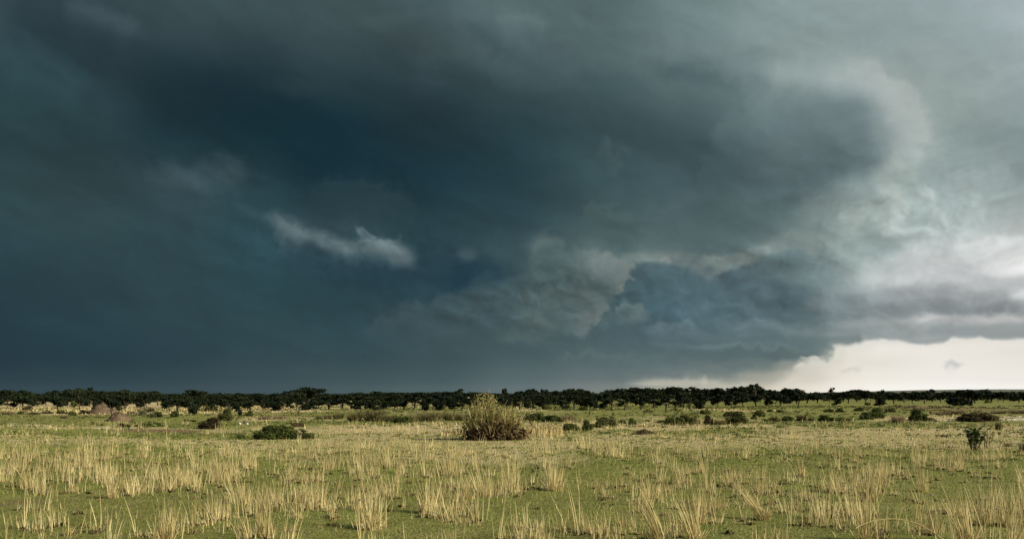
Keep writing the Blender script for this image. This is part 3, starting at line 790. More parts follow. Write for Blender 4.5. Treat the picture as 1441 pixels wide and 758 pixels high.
SKL = [(-60,549),(0,549),(30,548),(45,552),(60,554),(70,549),(90,549),(100,546),(128,546),(135,550),(160,550),(172,547),(190,549),(205,548),(225,552),(240,553),(275,549),(300,551),(350,552),(400,552),(480,552),(510,550),(560,551),(600,550),(640,549),(648,547),(655,552),(680,550),(705,552),(710,549),(720,552),(728,550),(748,546),(760,550),(775,549),(790,549),(802,544),(818,545),(830,549),(845,551),(855,546),(872,546),(880,544),(900,545),(912,543),(930,544),(947,543),(960,545),(990,545),(1020,546),(1040,543),(1062,542),(1080,545),(1090,548),(1100,546),(1120,545),(1130,551),(1155,550),(1175,551),(1200,547),(1212,546),(1240,550),(1300,550),(1330,550),(1360,549),(1441,548),(1500,548)]
def sky_y(x): return float(np.interp(x, [p[0] for p in SKL], [p[1] for p in SKL]))
SECT = [(0, 92, 'at far left beyond the low scrub'), (92, 232, 'behind the two termite mounds'), (232, 405, 'behind the brown dome shrub and white stones'),
        (405, 470, 'beside the tallest umbrella tree'), (470, 655, 'behind the olive thicket'), (655, 740, 'behind the big cane bush'),
        (740, 845, 'between cane bush and lone thin-trunked tree'), (845, 960, 'just right of the lone thin-trunked tree'),
        (960, 1090, 'on the dark rise right of centre'), (1090, 1200, 'where the wood thins under the clear strip'),
        (1200, 1320, 'under the cream sky at right'), (1320, 1500, 'at far right beyond the broad dark shrub')]
def sect(px):
    for a, b, s in SECT:
        if px < b: return s
    return SECT[-1][2]
KN = {'round': 'round-crowned', 'flat': 'flat-topped', 'tall': 'slender', 'bushy': 'bushy low'}
def px_tree(px, ytop, d, wpx, kind, row):
    x = (px - 720.5) / F * d
    h = (HZ - ytop) / F * d + H - float(ground_z(x, d))
    s = sect(px)
    add_tree(kind, x, d, max(h, 1.2), wpx / F * d, 'dark %s %s tree of the wood, %s' % (KN[kind], row, s), '%s %s trees %s' % (KN[kind], row, s))
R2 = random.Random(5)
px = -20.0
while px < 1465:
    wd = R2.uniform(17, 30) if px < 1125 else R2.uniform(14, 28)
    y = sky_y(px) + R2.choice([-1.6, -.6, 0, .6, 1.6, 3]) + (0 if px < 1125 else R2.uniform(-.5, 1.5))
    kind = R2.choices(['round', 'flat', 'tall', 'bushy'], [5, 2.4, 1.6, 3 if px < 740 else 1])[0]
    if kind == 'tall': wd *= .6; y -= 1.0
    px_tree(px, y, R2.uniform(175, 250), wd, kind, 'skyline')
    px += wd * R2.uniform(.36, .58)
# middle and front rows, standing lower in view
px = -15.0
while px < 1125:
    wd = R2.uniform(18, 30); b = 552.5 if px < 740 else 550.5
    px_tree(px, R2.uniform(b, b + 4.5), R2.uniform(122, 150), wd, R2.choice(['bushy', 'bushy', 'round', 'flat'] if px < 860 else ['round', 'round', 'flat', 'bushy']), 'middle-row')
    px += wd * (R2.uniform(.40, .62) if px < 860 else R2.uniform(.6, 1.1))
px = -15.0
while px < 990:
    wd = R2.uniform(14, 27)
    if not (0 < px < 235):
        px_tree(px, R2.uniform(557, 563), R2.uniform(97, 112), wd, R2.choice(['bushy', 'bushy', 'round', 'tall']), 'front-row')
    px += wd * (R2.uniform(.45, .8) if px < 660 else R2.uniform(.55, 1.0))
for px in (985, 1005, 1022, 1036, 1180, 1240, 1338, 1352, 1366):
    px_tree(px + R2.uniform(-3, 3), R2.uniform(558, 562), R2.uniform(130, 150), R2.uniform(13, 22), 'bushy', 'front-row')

# trees that can be told apart
def at(px, py): return from_px(px, py)
def one_tree(px, ybase, ytop, wpx, kind, label, name='woodland_tree'):
    x, d = at(px, ybase)
    h = (HZ - ytop) / F * d + H - float(ground_z(x, d))
    return add_tree(kind, x, d, h, wpx / F * d, label, None, name)
one_tree(434, 573, 542.5, 54, 'flat', 'tallest umbrella-shaped tree, rising above the wood left of centre', 'umbrella_tree')
one_tree(418, 574, 549, 26, 'flat', 'lower umbrella tree leaning against the left side of the tallest one', 'umbrella_tree')
one_tree(830, 584, 548, 17, 'round', 'lone tree with a thin bare trunk standing in front of the dark wood')
one_tree(28, 573, 559, 10, 'round', 'tiny dark tree with thin trunk alone in the straw at the far left')
one_tree(157, 587, 560, 19, 'tall', 'small dark tree rising from the left flank of the nearer termite mound')
one_tree(80, 582, 553, 17, 'round', 'open thin tree standing left of the reddish mound')
one_tree(112, 580, 546, 34, 'flat', 'wide dark tree at left with its foot in the straw beside the reddish mound')
one_tree(137, 579, 560, 17, 'bushy', 'dark bushy tree growing on top of the reddish mound')
one_tree(204, 578, 549, 22, 'flat', 'flat-topped tree right of the mounds with pale trunk showing below')
one_tree(176, 577, 548, 22, 'round', 'domed tree standing just behind the nearer termite mound')
one_tree(266, 584, 556, 24, 'bushy', 'dense dark tree left of the brown dome shrub, leafy to the ground')
one_tree(335, 586, 566, 11, 'bushy', 'small upright dark tree above the two white stones')
one_tree(238, 582, 560, 11, 'tall', 'slim dark tree left of the dense tree by the brown dome shrub')
one_tree(710, 566, 546, 9, 'round', 'small tree whose round head stands up just right of the big cane bush top')
one_tree(1171, 563, 544.5, 9, 'tall', 'thin crooked tree sticking up over the wood under the clear strip')
one_tree(1309, 563, 546, 14, 'flat', 'small flat-topped tree poking above the right-hand wood')
one_tree(1242, 564, 546.5, 6, 'tall', 'needle-thin tree poking above the right-hand wood')
one_tree(1345, 572, 557, 34, 'bushy', 'wide dark tree in the green slope above the broad dark dome shrub')

# the wood further back, one mass
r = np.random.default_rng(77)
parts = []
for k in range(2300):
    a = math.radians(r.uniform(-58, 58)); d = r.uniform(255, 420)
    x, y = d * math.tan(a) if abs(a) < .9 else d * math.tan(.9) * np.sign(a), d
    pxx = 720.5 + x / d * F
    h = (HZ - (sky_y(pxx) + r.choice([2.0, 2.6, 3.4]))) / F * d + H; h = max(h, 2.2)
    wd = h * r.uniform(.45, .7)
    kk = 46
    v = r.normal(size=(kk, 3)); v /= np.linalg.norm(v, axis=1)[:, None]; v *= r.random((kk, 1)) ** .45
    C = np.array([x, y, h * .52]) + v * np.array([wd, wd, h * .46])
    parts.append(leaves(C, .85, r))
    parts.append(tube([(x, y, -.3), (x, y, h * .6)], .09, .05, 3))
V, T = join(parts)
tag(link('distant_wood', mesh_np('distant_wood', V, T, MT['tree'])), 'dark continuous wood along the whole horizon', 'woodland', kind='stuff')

# ------------------------------------------------------------------ shrubs (unit prototypes: width 1, height 1)
def shrub_proto(kind, seed):
    r = np.random.default_rng(seed); stems = []; C = []
    if kind in ('dome', 'loose', 'long'):
        nl_ = {'dome': 12, 'loose': 9, 'long': 15}[kind]
        for i in range(nl_):
            a = r.uniform(0, 2 * PI); rr = .42 * math.sqrt(r.random())
            x, y = math.cos(a) * rr * (1.12 if kind == 'long' else 1), math.sin(a) * rr
            zt = max(.04, 1 - (x * x + y * y) / .25) ** .62 * r.uniform(.55, .88) + .03
            s = r.uniform(.10, .20) * (.6 + .5 * zt); k = int((170 if kind != 'loose' else 90) * (s / .17) ** 2)
            v = r.normal(size=(k, 3)); v /= np.linalg.norm(v, axis=1)[:, None]; v *= r.random((k, 1)) ** .35
            for zz in (zt - .12, zt * .42):
                c = np.array([x, y, zz]) + v * np.array([s, s, s * 1.15]) * r.uniform(.9, 1.1, (k, 1)); C.append(c)
            stems.append(tube(wander((x * .2, y * .2, -.05), (x, y, zt), 4, .02, r), .012, .004, 4))
            if kind == 'loose':
                for q in range(3):
                    e = np.array([x, y, zt]) + r.normal(0, .10, 3) + (0, 0, .12)
                    stems.append(tube(wander((x * .5, y * .5, zt * .5), e, 3, .01, r), .006, .002, 3)); C.append(e + r.normal(0, .02, (5, 3)))
        for q in range(26 if kind != 'loose' else 10):
                a = r.uniform(0, 2 * PI); e_ = r.uniform(.1, 1.35); s_ = np.array([math.cos(a) * math.cos(e_) * .36, math.sin(a) * math.cos(e_) * .36, math.sin(e_) * .7])
                e = s_ * r.uniform(1.12, 1.42); stems.append(tube(wander(s_ * .5, e, 3, .01, r), .005, .002, 3)); C.append(s_ + (e - s_) * r.random((7, 1)) + r.normal(0, .018, (7, 3)))
        C = np.concatenate(C); C[:, 2] = np.abs(C[:, 2] - .01)
        fo = leaves(C, .055 if kind != 'loose' else .06, r)
    else:   # 'reedy' and 'twiggy': upright blades or twigs fanning from the foot
        k = 420
        a = r.uniform(0, 2 * PI, k); rr = .30 * np.sqrt(r.random(k))
        b = np.stack([np.cos(a) * rr, np.sin(a) * rr, -.02 + 0 * a], -1)
        h = r.uniform(.45, 1.0, k) * np.sqrt(np.clip(1 - (rr / .42) ** 2, .2, 1))
        fo = blades(b, h, .035 if kind == 'reedy' else .022, r.uniform(.1, .55, k), a + r.normal(0, .5, k), 2, 1.3, r)
        kk = 260; v = r.normal(size=(kk, 3)) * (.2, .2, .18); v[:, 2] = np.abs(v[:, 2]) * .9 + .05
        fo = join([fo, leaves(v, .07, r)])
        for q in range(7):
            a_ = r.uniform(0, 2 * PI); stems.append(tube(wander((0, 0, -.05), (.3 * math.cos(a_), .3 * math.sin(a_), r.uniform(.5, .8)), 4, .02, r), .010, .003, 4))
    return fo, join(stems)
SP = {k: [shrub_proto(k, 500 + 31 * i + q) for q in range(3)] for i, k in enumerate(('dome', 'loose', 'long', 'reedy', 'twiggy'))}
SM = {}
def shrub_mesh(kind, v, m):
    if (kind, v, m) not in SM:
        fo, st = SP[kind][v]
        SM[(kind, v, m)] = (mesh_np('shrub_foliage', *fo, MT[m]), mesh_np('shrub_stems', *st, MT['twig'], True))
    return SM[(kind, v, m)]
def shrub(px, py, wpx, hpx, kind, m, label, group=None, name='shrub'):
    x, d = at(px, py)
    fm, sm = shrub_mesh(kind, random.randrange(3), m)
    w = wpx / F * d; h = hpx / F * d
    nat = .92
    o = empty(name, (x, d, float(ground_z(x, d)) - .02), random.uniform(-.4, .4) + random.choice([0, PI]), (w / nat, max(w * .75, h * .6) / nat, h))
    link('stems', sm, o); link('foliage', fm, o)
    return tag(o, label, 'shrub', group)
SH = [
 (11,570,10,4,'dome','brown','tiny low brown shrub at the far left foot of the wood'),
 (39,577,16,8,'dome','brown','rounded brown shrub right of the tiny lone tree at far left'),
 (15,584,11,7,'twiggy','dry','small reddish dry shrub nearest the left edge of the photo'),
 (29,583,10,6,'dome','olive','small green shrub between two brown ones at far left'),
 (48,583,15,5,'long','olive','low olive shrub at the left end of the scrub row'),
 (66,582,18,5,'long','brown','low brown shrub in the middle of the far-left scrub row'),
 (88,582,18,6,'long','olive','low olive shrub at the right end of the far-left scrub row'),
 (102,585,13,9,'dome','dark','dark shrub just left of the reddish mound'),
 (103,572,13,10,'dome','dark','dark rounded shrub under the wide tree at left'),
 (90,588,13,6,'twiggy','dry','pale dry scrub below the open thin tree'),
 (118,582,16,7,'long','brown','brown scrub spreading at the left foot of the reddish mound'),
 (131,598,11,6,'dome','olive','small olive clump on the green turf in front of the mounds'),
 (144,598,6,3.5,'dome','olive','tiniest clump, just right of the small olive one before the mounds'),
 (172,601,23,7.5,'long','brown','flat dark brown shrub in front of the nearer termite mound'),
 (192,600,8,4,'dome','brown','small brown shrub between two flat dark ones before the mounds'),
 (213,599,29,8.5,'long','dark','wide flat dark green shrub right of the nearer termite mound'),
 (209,580,18,10,'twiggy','brown','brown twiggy shrub below the flat-topped tree right of the mounds'),
 (222,587,16,11,'dome','dark','dark round shrub right of the pale grey scrub'),
 (197,584,18,11,'loose','grey','pale grey-green scrub right of the nearer termite mound'),
 (212,588,12,9,'loose','grey','lighter grey scrub against the left of the dark round shrub'),
 (184,582,15,6,'twiggy','dry','dry tan scrub behind the nearer termite mound'),
 (246,587,13,12,'dome','dark','dark shrub left of the dense tree by the brown dome shrub'),
 (264,593,26,5,'long','olive','low spreading green shrub left of the brown dome shrub'),
 (299,603,39,18,'dome','brown','large brown dome-shaped shrub on the left of the plain'),
 (297,578,20,12,'loose','olive','olive shrub behind the large brown dome shrub'),
 (320,592,24,20,'dome','olive','rounded olive-green shrub right behind the brown dome shrub'),
 (352,585,15,9,'dome','dark','dark shrub behind the white stones'),
 (372,590,20,8,'twiggy','dry','dry brown scrub behind the big dark green thicket'),
 (394,589,22,7,'twiggy','dry','pinkish dry scrub right of the dry brown one behind the green thicket'),
 (418,600,21,10,'loose','brown','dark brown shrub behind the right end of the big green thicket'),
 (378,618,42,22,'dome','dark','left and tallest mass of the big dark green thicket'),
 (398,617,50,26,'dome','dark','middle dome of the big dark green thicket at left'),
 (422,617,40,17,'long','dark','low right end of the big dark green thicket'),
 (335,619,20,12,'loose','dark','small separate green shrub left of the big dark thicket'),
 (447,590,15,8,'loose','olive','small olive shrub right below the tallest umbrella tree'),
 (461,589,12,9,'twiggy','dry','pale dry scrub right of the tallest umbrella tree'),
 (476,589,18,12,'reedy','reed','reedy clump at the left end of the olive thicket'),
 (499,592,24,20,'reedy','reed','greenish reedy clump second from the left in the olive thicket'),
 (527,592,38,23,'reedy','reed','tallest reedy clump of the olive thicket left of centre'),
 (549,593,26,15,'reedy','reed','brownish reedy clump right of the tallest one in the olive thicket'),
 (567,594,28,12,'dome','dark','low black-green shrub in front of the olive thicket'),
 (586,592,24,16,'reedy','reed','reedy clump behind the right of the low black-green shrub'),
 (608,592,30,20,'reedy','reed','wide reedy clump right of the low black-green shrub'),
 (634,591,26,17,'reedy','reed','reedy clump second from the right in the olive thicket'),
 (655,591,24,14,'reedy','reed','reedy clump at the left edge of the big cane bush'),
 (742,592,22,12,'loose','olive','green shrub touching the right side of the big cane bush'),
 (757,592,22,15,'dome','dark','dark green shrub right of the big cane bush'),
 (777,593,26,13,'dome','dark','black-green shrub second right of the big cane bush'),
 (769,577,15,9,'dome','olive','small domed olive shrub at the foot of the wood right of the cane bush'),
 (820,578,12,8,'dome','olive','small domed olive shrub left of the lone thin-trunked tree'),
 (799,593,24,14,'twiggy','dry','pinkish-brown dry shrub behind the twin dark shrubs right of the cane bush'),
 (803,605,27,14,'dome','dark','left of the twin dark shrubs before the lone thin-trunked tree'),
 (825,605,18,17,'dome','dark','right of the twin dark shrubs before the lone thin-trunked tree'),
 (853,598,32,19,'loose','olive','light green shrub right of the lone thin-trunked tree'),
 (842,600,18,10,'dome','dark','dark leafy shrub in front of the light green one'),
 (875,595,13,8,'dome','dark','small dark shrub right of the light green one'),
 (889,596,14,11,'dome','dark','small black-green shrub left of the grassy mound'),
 (911,592,7,4,'dome','brown','tiny dark clump behind the grassy mound'),
 (912,580,14,4,'long','dark','thin dark clump far behind the grassy mound'),
 (931,594,14,5,'long','olive','low green clump right behind the grassy mound'),
 (947,597,24,17,'loose','dark','dark open shrub at the left end of the scrub right of centre'),
 (963,597,18,19,'dome','olive','olive shrub second in the scrub right of centre'),
 (979,598,20,19,'loose','olive','light olive shrub third in the scrub right of centre'),
 (996,598,16,15,'dome','brown','brown-green shrub fourth in the scrub right of centre'),
 (1013,598,18,11,'reedy','reed','low grassy shrub just left of the big round green shrub'),
 (1037,597,36,20,'dome','olive','big round green shrub on the right half of the plain'),
 (1026,585,16,9,'dome','brown','brown shrub behind the left side of the big round green shrub'),
 (992,582,16,8,'dome','dark','dark shrub behind the scrub right of centre'),
 (1008,605,10,2.6,'long','dark','thin dark clump in the straw before the big round green shrub'),
 (1068,586,16,13,'dome','dark','dark bluish shrub right of the big round green shrub'),
 (1061,589,10,5,'dome','brown','small dark clump between the big round green shrub and the bluish one'),
 (1084,580,13,5,'long','dark','flat dark shrub up behind the bluish shrub'),
 (1076,592,13,5,'long','dark','low dark clump in front of the bluish shrub'),
 (1090,592,18,9,'loose','olive','olive shrub right of the low dark clump'),
 (1108,592,18,10,'dome','dark','green shrub in the middle of the row right of the big round one'),
 (1128,592,16,14,'twiggy','brown','upright brown shrub in the row right of the big round one'),
 (1144,592,14,8,'loose','olive','light olive shrub right of the upright brown one'),
 (1160,593,26,10,'dome','dark','wide leafy green shrub near the right end of the row'),
 (1182,592,15,8,'dome','dark','dark shrub beside the sandy patch'),
 (1196,592,14,7,'loose','olive','last olive shrub at the right end of the row'),
 (1097,581,16,5,'long','dark','flat dark shrub on the slope above the middle of the row'),
 (1166,581,16,6,'long','dark','left flat shrub on the slope above the sandy patch'),
 (1182,581,14,7,'dome','dark','right flat shrub on the slope above the sandy patch'),
 (1210,579,20,6,'long','dark','flat dark shrub on the slope left of the dark wedge shrub'),
 (1218,589,24,12,'dome','dark','low left end of the dark wedge shrub at right'),
 (1234,588,26,17,'dome','dark','high right end of the dark wedge shrub at right'),
 (1252,581,16,9,'loose','olive','olive shrub behind the right of the dark wedge shrub'),
 (1263,594,22,15,'twiggy','dry','tan dry shrub between two dark ones at right'),
 (1290,593,28,19,'dome','dark','tall dark green shrub right of the tan dry one'),
 (1308,593,18,8,'loose','olive','small light olive shrub against the right of the tall dark green one'),
 (1325,584,22,8,'twiggy','dry','dry tan scrub left of the broad dark dome shrub'),
 (1345,583,26,9,'twiggy','dry','reddish dry scrub behind the broad dark dome shrub'),
 (1375,593,56,16,'dome','brown','broad dark dome-shaped shrub at the far right'),
 (1362,592,30,12,'dome','brown','low left shoulder of the broad dark dome shrub'),
 (1405,582,22,7,'twiggy','dry','dry scrub behind the right end of the broad dark dome shrub'),
 (1432,582,22,9,'twiggy','dry','dry scrub above the pale sand at the right edge'),
 (1221,571,9,5,'dome','dark','small dark shrub on the green slope above the dark wedge shrub'),
 (1261,573,6,3.5,'dome','dark','tiny black shrub on the green slope at right'),
 (1390,567,9,5,'dome','dark','small dark shrub on the green slope above the broad dome shrub'),
 (1444,634,20,20,'twiggy','brown','dark brown twiggy shrub cut by the right edge of the photo'),
 (1325,613,26,4,'long','brown','flat dark streak of scrub in the straw left of the leafy sapling'),
 (1352,610,12,3,'long','brown','short dark streak of scrub in the straw by the leafy sapling'),
 (1405,604,7,19,'reedy','reed','thin yellow-green stalk clump behind the leafy sapling'),
 (1418,627,12,10,'reedy','reed','low yellow-green tussock right of the leafy sapling'),
]
for t in SH: shrub(*t)

# ------------------------------------------------------------------ big cane bush in the middle
x0, d0 = at(694, 619)
S = d0 / F   # metres per photo pixel there
r = np.random.default_rng(9)
cb = tag(empty('cane_bush', (x0, d0, float(ground_z(x0, d0)))), 'big feathery bush of tan and green canes with dark foot, centre of the plain', 'bush')
def cane_part(name, n_, cxp, spread, hmin, hmax, w, lean, m, zbase=0, bias=0):
    a = r.uniform(0, 2 * PI, n_); rr = spread * S * np.sqrt(r.random(n_))
    bx = cxp * S + np.cos(a) * rr; by = np.sin(a) * rr * .7
    b = np.stack([bx, by, r.uniform(0, 1, n_) * zbase * S], -1)
    prof = 1 - .35 * (rr / (spread * S)) ** 2
    h = r.uniform(hmin, hmax, n_) * S * prof
    ln = np.clip(rr / (spread * S) * lean + r.normal(0, .12, n_), 0, 1.1)
    return blades(b, h, w * S * r.uniform(.6, 1.3, n_), ln, a + r.normal(0, .35, n_) + bias, 4, 1.5, r)
def clumps(cs, n_, w, lean):
    return join([cane_part('', n_, cx, sp_, hh * .5, hh, w, lean * r.uniform(.7, 1.3), None) for cx, sp_, hh in cs])
CL = [(-26,6,58),(-20,6,72),(-12,6,80),(-5,6,76),(2,6,66),(9,6,56),(17,6,58),(24,6,56),(29,6,50),(-31,5,40),(-2,14,52),(22,12,42)]
link('green_canes', mesh_np('green_canes', *clumps(CL, 52, 1.3, .5), MT['cane']), cb)
link('dry_blades', mesh_np('dry_blades', *join([clumps(CL[4:9], 60, 1.3, .6), clumps(CL[:4], 48, 1.2, .45), cane_part('', 200, 4, 28, 14, 36, 1.3, .9, None, 12)]), MT['straw']), cb)
C = r.normal(size=(4500, 3)) * np.array([17, 12, 11]) * S; C[:, 2] = np.abs(C[:, 2]) + .5 * S; C[:, 0] += 3 * S
C2 = r.normal(size=(900, 3)) * np.array([20, 9, 10]) * S; C2[:, 2] = np.abs(C2[:, 2]) + 14 * S
link('dead_leaves', mesh_np('dead_leaves', *leaves(C, 3.2 * S, r, 2.2), MT['canedead']), cb)
LC = np.concatenate([np.stack([(cx + r.normal(0, sp_ * .75 + 1.5, 240)) * S, r.normal(0, 6, 240) * S, (.25 + .72 * r.random(240)) * hh * .86 * S], -1) for cx, sp_, hh in CL])
link('green_leaves', mesh_np('green_leaves', *leaves(np.concatenate([C2, LC[::3], LC[1::3]]), 1.5 * S, r, 2.8), MT['cane']), cb)
link('tan_leaves', mesh_np('tan_leaves', *leaves(LC[2::4], 1.3 * S, r, 2.8), MT['straw']), cb)
st = [tube(wander((r.normal(0, 8) * S, r.normal(0, 6) * S, -.1), (r.normal(2, 24) * S, r.normal(0, 14) * S, r.uniform(22, 42) * S), 5, .03, r), .018, .006, 4) for _ in range(34)]
link('stems', mesh_np('cane_stems', *join(st), MT['bark'], True), cb)
# patch of tall rusty grass to its right and left
for (cx, cy, w_, h_, nn, lab) in ((757, 613, 34, 15, 900, 'waist of tall rust-tipped dry grass right of the big cane bush'), (641, 611, 18, 6, 260, 'low rusty tussock left of the big cane bush')):
    x1, d1 = at(cx, cy); s = d1 / F
    b = np.stack([r.uniform(-w_, w_, nn) * s, r.normal(0, 1.0, nn), -.02 + np.zeros(nn)], -1)
    o = empty('tall_grass_clump', (x1, d1, float(ground_z(x1, d1)))); tag(o, lab, 'grass clump')
    V, T = blades(b, r.uniform(.5, 1.15, nn) * h_ * s, 1.0 * s, r.uniform(0, .35, nn), r.uniform(0, 2 * PI, nn), 3, 1.6, r)
    link('blades', mesh_np('clump_blades', V, T, MT['straw']), o)['kind'] = 'stuff'
    C = np.stack([r.uniform(-w_, w_, nn) * s, r.normal(0, .9, nn), r.uniform(.15, .95, nn) * h_ * s], -1)
    link('rusty_seed_heads', mesh_np('rusty_seed_heads', *leaves(C[:nn // 2], 1.6 * s, r, 2.0), MT['canedead']), o)['kind'] = 'stuff'

# ------------------------------------------------------------------ leafy sapling at right
def sapling(px_, py_, wpx, hpx, nst, label, seed, mname='broad', leafpx=5.0, name='leafy_sapling'):
    r = np.random.default_rng(seed)
    x1, d1 = at(px_, py_); s = d1 / F
    o = tag(empty(name, (x1, d1, float(ground_z(x1, d1)))), label, 'sapling')
    LV = []
    for k in range(nst):
        t = (k + .5) / nst * 2 - 1
        tip = np.array([t * wpx * .42 * s + r.normal(0, 1.2) * s, r.normal(0, wpx * .22) * s, hpx * s * r.uniform(.62, .95) * (1 - .25 * abs(t))])
        pts = wander((t * 2.5 * s, 0, -.05), tip, 6, .7 * s, r)
        link('stem', mesh_np('sapling_stem', *tube(pts, .6 * s, .25 * s, 5), MT['twig'], True), o)
        for q in range(11):
            f = r.uniform(.32, 1.02); i = min(int(f * 5), 4); p = pts[i] + (pts[i + 1] - pts[i]) * (f * 5 - i)
            a = r.uniform(0, 2 * PI); up = r.uniform(.1, .9); dr = np.array([math.cos(a), math.sin(a), up]); dr /= np.linalg.norm(dr)
            sd = np.cross(dr, (0, 0, 1)); sd /= np.linalg.norm(sd); nm_ = np.cross(sd, dr)
            Ln = leafpx * s * r.uniform(.8, 1.3); Wd = Ln * .34
            v = np.array([p, p + dr * Ln * .35 + sd * Wd + nm_ * Wd * .3, p + dr * Ln * .75 + sd * Wd * .8 + nm_ * Wd * .2, p + dr * Ln,
                          p + dr * Ln * .75 - sd * Wd * .8 + nm_ * Wd * .2, p + dr * Ln * .35 - sd * Wd + nm_ * Wd * .3, p + dr * Ln * .5])
            LV.append((v, np.array([[0, 1, 6], [1, 2, 6], [2, 3, 6], [3, 4, 6], [4, 5, 6], [5, 0, 6]])))
    link('foliage', mesh_np('sapling_leaves', *join(LV), MT[mname]), o)
sapling(1371, 632, 31, 42, 13, 'young sapling with broad dark waxy leaves standing alone at the right', 61, 'broad', 7.0)
sapling(1388, 629, 20, 34, 5, 'thin pale-leaved sapling just behind the waxy-leaved one', 62, 'olive', 3.0, 'thin_sapling')

# ------------------------------------------------------------------ termite mounds, stones
def mound(px_, py_, wpx, hpx, m, label, seed, name='termite_mound', cat='mound', peak=1.3):
    x1, d1 = at(px_, py_); s = d1 / F; w = wpx * s / 2; h = hpx * s
    nr_, na_ = 26, 56
    rr, aa = np.meshgrid(np.linspace(0, 1, nr_), np.linspace(0, 2 * PI, na_, endpoint=False), indexing='ij')
    X = rr * np.cos(aa) * w * 1.05; Y = rr * np.sin(aa) * w * .9
    Z = h * (1 - rr ** peak) ** 1.15 * (1 + .5 * (fbm(X / w * 3 + 9, Y / w * 3 + 5, seed) - .5)) + h * .34 * (fbm(X / w * 7, Y / w * 7, seed + 5) - .5) - .12 * rr
    X += w * .12 * (fbm(X / w * 4, Z / h * 4, seed + 8) - .5)
    idx = np.arange(nr_ * na_).reshape(nr_, na_); nx_ = np.roll(idx, -1, axis=1)
    Q = np.stack([idx[:-1], idx[1:], nx_[1:], nx_[:-1]], -1).reshape(-1, 4)
    o = link(name, mesh_np(name, np.stack([X, Y, Z], -1).reshape(-1, 3), Q, MT[m], True))
    o.location = (x1, d1, float(ground_z(x1, d1)))
    return tag(o, label, cat)
mound(144, 582, 42, 14, 'clay', 'taller reddish termite mound at left, with a dark tree on its top', 4, peak=2.0)
mound(168, 592, 38, 14, 'duncl', 'nearer dun termite mound at left, small dark tree on its left flank', 8, peak=1.8)
gmnd = mound(906, 611, 34, 7, 'duncl', 'low grassy mound alone in the straw right of centre', 12, 'grassy_mound', 'mound', 1.2)
r = np.random.default_rng(12); k = 700
w = 17 * d0 / F * 1.1
_x, _d = at(906, 611); s = _d / F
b = np.stack([r.normal(0, 7, k) * s, r.normal(0, 5, k) * s, np.zeros(k)], -1)
b[:, 2] = 7 * s * np.clip(1 - np.hypot(b[:, 0], b[:, 1]) / (17 * s), 0, 1) * .8
link('grass_cover', mesh_np('grass_cover', *blades(b, r.uniform(1.2, 3.2, k) * s, .9 * s, r.uniform(0, .6, k), r.uniform(0, 6.3, k), 2, 1.5, r), MT['brown']), gmnd)['kind'] = 'stuff'
def stone(px_, py_, wpx, hpx, m, label, seed, name='stone'):
    x1, d1 = at(px_, py_); s = d1 / F; r = np.random.default_rng(seed)
    V = []; T = []; nu, nv = 12, 8
    for i in range(nv + 1):
        for j in range(nu):
            th = PI * i / nv; ph = 2 * PI * j / nu
            k = 1 + .22 * math.sin(3 * ph + seed) * math.sin(th) + r.normal(0, .05) * math.sin(th)
            V.append((math.sin(th) * math.cos(ph) * wpx * s / 2 * k, math.sin(th) * math.sin(ph) * wpx * s / 2 * k, (math.cos(th) * .55 + .4) * hpx * s))
    for i in range(nv):
        for j in range(nu):
            T.append((i * nu + j, (i + 1) * nu + j, (i + 1) * nu + (j + 1) % nu, i * nu + (j + 1) % nu))
    o = link(name, mesh_np(name, V, T, MT[m], True)); o.location = (x1, d1, float(ground_z(x1, d1)))
    return tag(o, label, 'stone')
stone(337.5, 597, 4.0, 3.4, 'stone', 'left of two small white stones in the short grass behind the thicket', 1, 'white_stone')
stone(348, 597, 3.6, 3.2, 'stone', 'right of two small white stones, beside a dark one', 2, 'white_stone')
stone(344.5, 595.5, 4.0, 4.6, 'darkstone', 'small dark stone between the two white ones', 3, 'dark_stone')
stone(79, 611.5, 4, 3.4, 'darkstone', 'small dark stone alone on the turf at the far left', 4, 'dark_stone')
stone(1311, 696, 3.2, 2.4, 'stone', 'tiny white pebble in the near turf at right', 5, 'white_stone')

